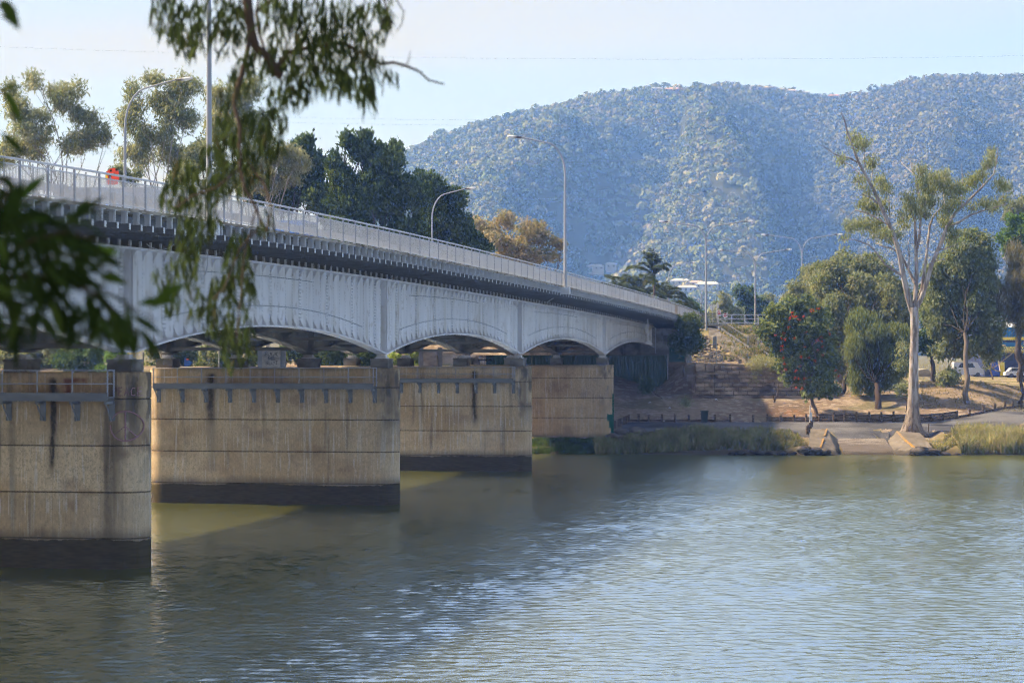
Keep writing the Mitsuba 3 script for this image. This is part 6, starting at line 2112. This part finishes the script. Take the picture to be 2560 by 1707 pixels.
m.hull([P(461, 893, 200), P(480, 905, 200), P(476, 914, 200), P(460, 916, 200), P(461, 893, 200.8), P(480, 905, 200.8), P(460, 916, 200.8), P(476, 914, 200.8)], lin(64, 92, 140))
tp_ = m.put('blue_tarpaulin', 'matt', color=True, label='blue tarpaulin hung on the bank behind the second pier', cat='tarpaulin')
m = MB()
m.hull([P(466, 900, 199.9) + np.array([a, c, b]) for a, b in ((-.05, 0), (.2, .03), (.18, .12), (0, .12)) for c in (0, .08)], lin(226, 86, 48))
m.put('orange_flag', 'matt', color=True, label='small orange flag in front of the blue tarpaulin', cat='flag')
for px, Y, lab in ((546, 205, 'pale thin post between the bushes behind the second pier'), (356, 150, 'pale bent stake beside the left end of the second pier')):
    p = P(px, 920, Y)
    put('pale_post', tube([(p[0], Y, 5.5), (p[0] + .05, Y, P(px, 870 if px > 500 else 880, Y)[2])], .06, 7), 'concrete', smooth=40, label=lab, cat='post')
# site fence and mound under the third arch
m = MB()
for px in (1200, 1205, 1212, 1216, 1222):
    m.bar(P(px, 912, 226), P(px, 888, 226), .08, .08, (.02, .02, .022))
for py in (891, 900):
    m.bar(P(1195, py, 226), P(1235, py, 226), .08, .1, (.02, .02, .022))
m.put('scaffold_frame', 'matt', color=True, label='dark scaffold frame under the third arch', cat='scaffold')
m = MB()
q = [P(1166, 912, 230), P(1192, 889, 230), P(1198, 900, 230), P(1200, 912, 230)]
m.hull(q + [x + [0, 2.5, 0] for x in q])
m.put('stone_heap', 'rock', label='sunlit stone slope seen under the third arch', cat='stones')
# ---------------------------------------------------------------- foreground: the branches we look past
def leaf_blade(base, D, N, L, W, bend=.18):
    """One long pointed leaf, 8 triangles, bending along its length."""
    t = np.array([0, .25, .55, .82])
    wd = np.array([.12, .9, 1.0, .5]) * W / 2
    S = np.cross(D, N)
    c = base[None] + D[None] * (t * L)[:, None] - N[None] * (bend * L * t ** 2)[:, None] + np.array([0, 0, -1.0]) * (bend * .6 * L * t ** 2)[:, None]
    tip = base + D * L - N * bend * L + np.array([0, 0, -1.0]) * bend * .6 * L
    v = np.vstack([c - S[None] * wd[:, None] + N[None] * .12 * wd[:, None], c + S[None] * wd[:, None] + N[None] * .12 * wd[:, None], tip[None]])
    f = []
    for i in range(3):
        f += [[i, i + 4, i + 5], [i, i + 5, i + 1]]
    f += [[3, 7, 8]]
    return v, np.array(f)


def nrm(a):
    return a / np.linalg.norm(a)


def foliage(key, leaves, mat_, keep, cols):
    """The largest leaves as parts, the rest as one part."""
    order = np.argsort([-l[3] for l in leaves])
    rest = MB()
    for r, i in enumerate(order):
        b, D, N, L, W = leaves[i]
        v, f = leaf_blade(b, D, N, L, W)
        if r < keep:
            put(f'{key}__leaf', (v, f), mat_, smooth=True, color=np.tile(cols[i], (len(v), 1)))
        else:
            rest.add(v, f, cols[i])
    if rest.v:
        rest.put(f'{key}__small_leaves', mat_, smooth=True, color=True, kind='stuff')


rg = np.random.default_rng(101)
# 1. hanging eucalypt branch
Yb = 12.5
hb = thing('hanging_branch', 'out of focus hanging eucalypt branch with long drooping leaves at the top left', 'branch')


def poly(pts, dy=0.0):
    return np.array([P(x, y, Yb + dy * i / max(1, len(pts) - 1)) for i, (x, y) in enumerate(pts)])


WOOD = [([(560, -420), (596, -220), (612, -60), (620, 20), (628, 80), (640, 120), (668, 142), (690, 180), (702, 195)], .030, .020, 0), ([(690, 170), (720, 132), (790, 115), (860, 108), (915, 140), (950, 160), (985, 157), (1020, 167), (1050, 180), (1070, 200), (1110, 211)], .014, .0045, .4),
        ([(628, 80), (618, 130), (606, 180), (590, 230), (585, 260), (600, 320), (598, 380), (600, 420), (612, 470), (640, 520), (655, 560)], .015, .006, -.3), ([(1015, 165), (1022, 150), (1026, 128)], .004, .002, .4),
        ([(668, 142), (645, 75), (640, 30), (660, -60)], .008, .006, .3), ([(612, -60), (500, -80), (420, -60), (390, 0)], .014, .006, .2), ([(640, 30), (760, -60), (900, -80), (960, 0), (980, 60)], .012, .005, .3),
        ([(600, 420), (540, 470), (480, 490), (440, 520)], .007, .003, -.3), ([(600, 380), (660, 460), (680, 520), (660, 600)], .006, .003, -.4), ([(655, 560), (600, 620), (560, 720), (520, 760)], .005, .003, -.3),
        ([(640, 520), (610, 640), (600, 760), (590, 860)], .005, .003, -.3), ([(990, 0), (1010, 30), (1004, 62), (990, 80)], .004, .0025, .4), ([(860, 108), (930, 150), (960, 190), (955, 240)], .006, .003, .4), ([(560, -420), (300, -700), (-200, -900)], .034, .06, .5)]
for pts, a, b, dy in WOOD:
    q = poly(pts, dy)
    put(f'{hb}__twig' if a < .02 else f'{hb}__limb', tube(q, np.linspace(a, b, len(q)), 7), 'matt', smooth=True, color=np.tile((.11, .085, .07), (len(q) * 7 + 2, 1)))
REG = [(420, 40, 46, 60, 60), (470, 60, 50, 60, 55), (540, 30, 60, 50, 60), (480, 110, 30, 40, 30), (590, 50, 50, 60, 45), (440, 90, 16, 46, 18), (560, 100, 40, 40, 26), (700, 40, 60, 60, 75), (780, 50, 70, 60, 90), (860, 60, 60, 60, 80), (930, 60, 46, 60, 50), (700, 140, 50, 40, 45), (780, 130, 60, 50, 80), (850, 140, 50, 50, 70),
       (920, 160, 36, 46, 50), (640, 160, 40, 30, 30), (600, 200, 36, 36, 32), (700, 200, 50, 40, 40), (760, 205, 46, 40, 46), (830, 200, 46, 36, 50), (900, 220, 34, 36, 40), (925, 250, 18, 40, 22), (690, 250, 30, 30, 22), (740, 245, 36, 26, 20), (960, 30, 26, 36, 16), (975, 55, 12, 22, 8), (570, 240, 26, 30, 14), (980, 190, 16, 10, 4), (990, 200, 6, 10, 3),
       (580, 300, 36, 30, 26), (640, 310, 44, 36, 36), (690, 310, 30, 36, 26), (560, 350, 30, 36, 26), (620, 360, 50, 36, 40), (680, 370, 34, 30, 24), (530, 400, 34, 40, 30), (590, 410, 40, 30, 26), (640, 430, 40, 30, 22), (460, 440, 40, 40, 36), (500, 470, 44, 40, 40), (430, 490, 30, 36, 26), (470, 520, 40, 44, 40), (540, 480, 34, 40, 26), (600, 470, 30, 30, 14),
       (480, 590, 34, 44, 34), (520, 560, 30, 40, 26), (450, 640, 30, 40, 18), (420, 700, 36, 36, 20), (470, 690, 34, 36, 18), (590, 680, 40, 60, 50), (560, 740, 40, 50, 38), (600, 620, 30, 40, 26), (620, 720, 20, 60, 26), (500, 760, 40, 36, 22), (540, 800, 40, 40, 30), (590, 820, 40, 50, 34), (570, 880, 30, 40, 18), (620, 860, 20, 40, 12), (430, 760, 24, 24, 10), (660, 560, 26, 34, 10), (470, 640, 30, 40, 16)]
leaves, cols = [], []
EUC = np.array([(.044, .068, .026), (.058, .085, .033), (.034, .050, .022), (.085, .115, .038), (.066, .064, .036)])
for (cx, cy, rx, ry, n) in REG:
    n = int(n * 1.75)
    dyc = rg.uniform(-.35, .35)
    for _ in range(n):
        r = math.sqrt(rg.random())
        a = rg.random() * 6.283
        p = P(cx + rx * r * math.cos(a) * 1.0, cy - 14 + ry * r * math.sin(a), Yb + dyc + rg.normal(0, .12))
        D = nrm(np.array([rg.normal(-.02, .30), rg.normal(0, .3), -1.0]))
        N = nrm(np.cross(D, nrm(rg.normal(0, 1, 3))))
        L = rg.uniform(.05, .105)
        leaves.append((p, D, N, L, rg.uniform(.010, .017)))
        cols.append(EUC[rg.choice(5, p=[.33, .27, .25, .1, .05])] * rg.uniform(.75, 1.2))
foliage(hb, leaves, 'leaf', 300, cols)

# 2. dark leafy branch at the left
Yl = 6.8
lb = thing('leafy_branch', 'dark blurred leafy branch with broad pointed leaves reaching in from the left edge', 'branch')


def poly2(pts, dy=0.0):
    return np.array([P(x, y, Yl + dy * i / max(1, len(pts) - 1)) for i, (x, y) in enumerate(pts)])


TW = [([(-420, 760), (-200, 720), (-60, 700), (60, 690), (160, 700), (250, 740), (300, 790), (340, 830)], .012, .004, 0), ([(-60, 700), (20, 640), (80, 600), (160, 580), (240, 600)], .006, .003, -.2), ([(60, 690), (120, 640), (200, 640), (280, 680)], .005, .003, .2), ([(-60, 700), (-20, 560), (20, 480), (40, 460)], .006, .003, .1),
      ([(160, 700), (250, 720), (330, 770), (390, 800)], .004, .002, .1), ([(-60, 700), (40, 780), (120, 800)], .005, .003, .2), ([(-260, 300), (-60, 220), (10, 230), (40, 300)], .007, .003, .2), ([(-260, 60), (-80, 0), (10, 20), (30, 40)], .006, .003, 0), ([(-200, 720), (-120, 560), (-40, 470), (30, 440)], .006, .003, -.1)]
for pts, a, b, dy in TW:
    q = poly2(pts, dy)
    put(f'{lb}__twig', tube(q, np.linspace(a, b, len(q)), 7), 'matt', smooth=True, color=np.tile((.06, .05, .035), (len(q) * 7 + 2, 1)))
leaves, cols = [], []
DK = np.array([(.022, .040, .011), (.030, .052, .013), (.048, .082, .018), (.018, .033, .010)])
LREG = [(20, 470, 30, 40, 7, 60), (10, 540, 50, 40, 12, 40), (70, 560, 60, 40, 14, 30), (130, 560, 50, 30, 10, 30), (30, 620, 60, 50, 18, 40), (100, 620, 60, 40, 16, 40), (180, 620, 50, 40, 14, 30), (20, 700, 60, 50, 20, 50), (90, 700, 60, 50, 18, 60), (160, 690, 50, 40, 14, 40), (240, 650, 40, 40, 9, 30),
        (30, 780, 50, 40, 14, 80), (100, 780, 50, 40, 12, 80), (160, 760, 40, 40, 10, 80), (240, 740, 40, 30, 9, 60), (300, 790, 40, 30, 9, 80), (240, 790, 40, 30, 8, 90), (350, 810, 30, 20, 6, 70), (200, 560, 30, 20, 5, -10), (20, 840, 30, 10, 3, 90)]
for (cx, cy, rx, ry, n, ang) in LREG:
    for _ in range(int(n * 1.6)):
        p = P(cx + rg.uniform(-rx, rx) - 25, cy + rg.uniform(-ry, ry), Yl + rg.normal(0, .22))
        a = math.radians(ang + rg.normal(0, 34))
        D = nrm(np.array([math.cos(a), rg.normal(0, .35), -math.sin(a)]))
        N = nrm(np.cross(D, nrm(rg.normal(0, 1, 3) + np.array([0, 1.2, .6]))))
        leaves.append((p, D, N, rg.uniform(.07, .125), rg.uniform(.017, .028)))
        cols.append(DK[rg.choice(4, p=[.35, .3, .15, .2])] * rg.uniform(.8, 1.2))
HAND = [(40, 510, 112, 418, 1), (18, 590, 40, 440, 0), (190, 620, 300, 615, 2), (150, 660, 230, 720, 0), (330, 790, 412, 826, 0), (280, 770, 335, 865, 0), (300, 800, 300, 885, 0), (215, 730, 250, 840, 0), (345, 760, 450, 735, 1), (250, 690, 305, 685, 1), (0, 220, 66, 205, 1), (0, 330, 68, 380, 0), (10, 225, 60, 300, 1), (0, 40, 55, 62, 0), (2, 0, 40, 40, 0),
        (0, 430, 6, 380, 1), (180, 560, 220, 480, 0), (60, 560, 150, 500, 1), (120, 590, 240, 590, 2), (380, 770, 440, 690, 1)]
for x0, y0, x1, y1, b in HAND:
    a, e = P(x0, y0, Yl), P(x1, y1, Yl + rg.normal(0, .08))
    L = np.linalg.norm(e - a)
    D = nrm(e - a)
    N = nrm(np.cross(D, nrm(np.array([.25, .3, 1.0]) + rg.normal(0, .3, 3))))
    N = nrm(np.cross(D, np.cross(N, D))) if b == 0 else nrm(np.cross(D, nrm(np.array([0, 1.0, .2]))))
    N = nrm(np.array([0, -1.0, .5]) - D * float(np.dot([0, -1.0, .5], D)))
    leaves.append((a, D, N, L, L * .24))
    cols.append(np.array([(.03, .055, .012), (.05, .09, .015), (.10, .17, .02)])[b])
foliage(lb, leaves, 'gloss_leaf', 300, cols)

# 3. the shady crown that these branches belong to, outside the frame on the left
sc = thing('shade_tree', 'tree standing beside the camera at the left, mostly outside the picture', 'tree')
rr = np.random.default_rng(9)
m = MB()
m.tube([(-7.5, 9, 5.2), (-7.2, 9.2, 8), (-6.4, 9.6, 11), (-5.8, 10, 14)], [.4, .33, .26, .15], 10, (.12, .09, .07))
m.tube([(-6.6, 9.5, 10.5), (-4.6, 10.8, 11.2), (-2.6, 11.8, 11.0), (P(-200, -900, 13.0))[:3]], [.16, .1, .075, .06], 8, (.12, .09, .07))
m.tube([(-7.2, 9.2, 8), (-5.5, 8.2, 7.9), (-3.6, 7.2, 7.7), P(-420, 760, Yl), P(-260, 300, Yl)], [.1, .06, .03, .014, .008], 8, (.09, .07, .05))
m.put(f'{sc}__trunk', 'matt', color=True, smooth=True)
L3 = [(np.array([-6.5, 10, 14.5]), (3.2, 3.2, 2.4)), (np.array([-4.4, 9.5, 13.2]), (2.2, 2.6, 1.5)), (np.array([-7.5, 9, 11.5]), (2.6, 2.6, 2.4)), (np.array([-5.4, 8.4, 10.0]), (1.7, 2.0, 1.4))]
v, f, c, _ = crown_leaves(rr, L3, .15, .045, 0.55, [(.06, .075, .025), (.045, .06, .02)], droop=.8, clump=.3, hollow=.2)
put(f'{sc}__crown', (v, f), 'leaf', color=c)
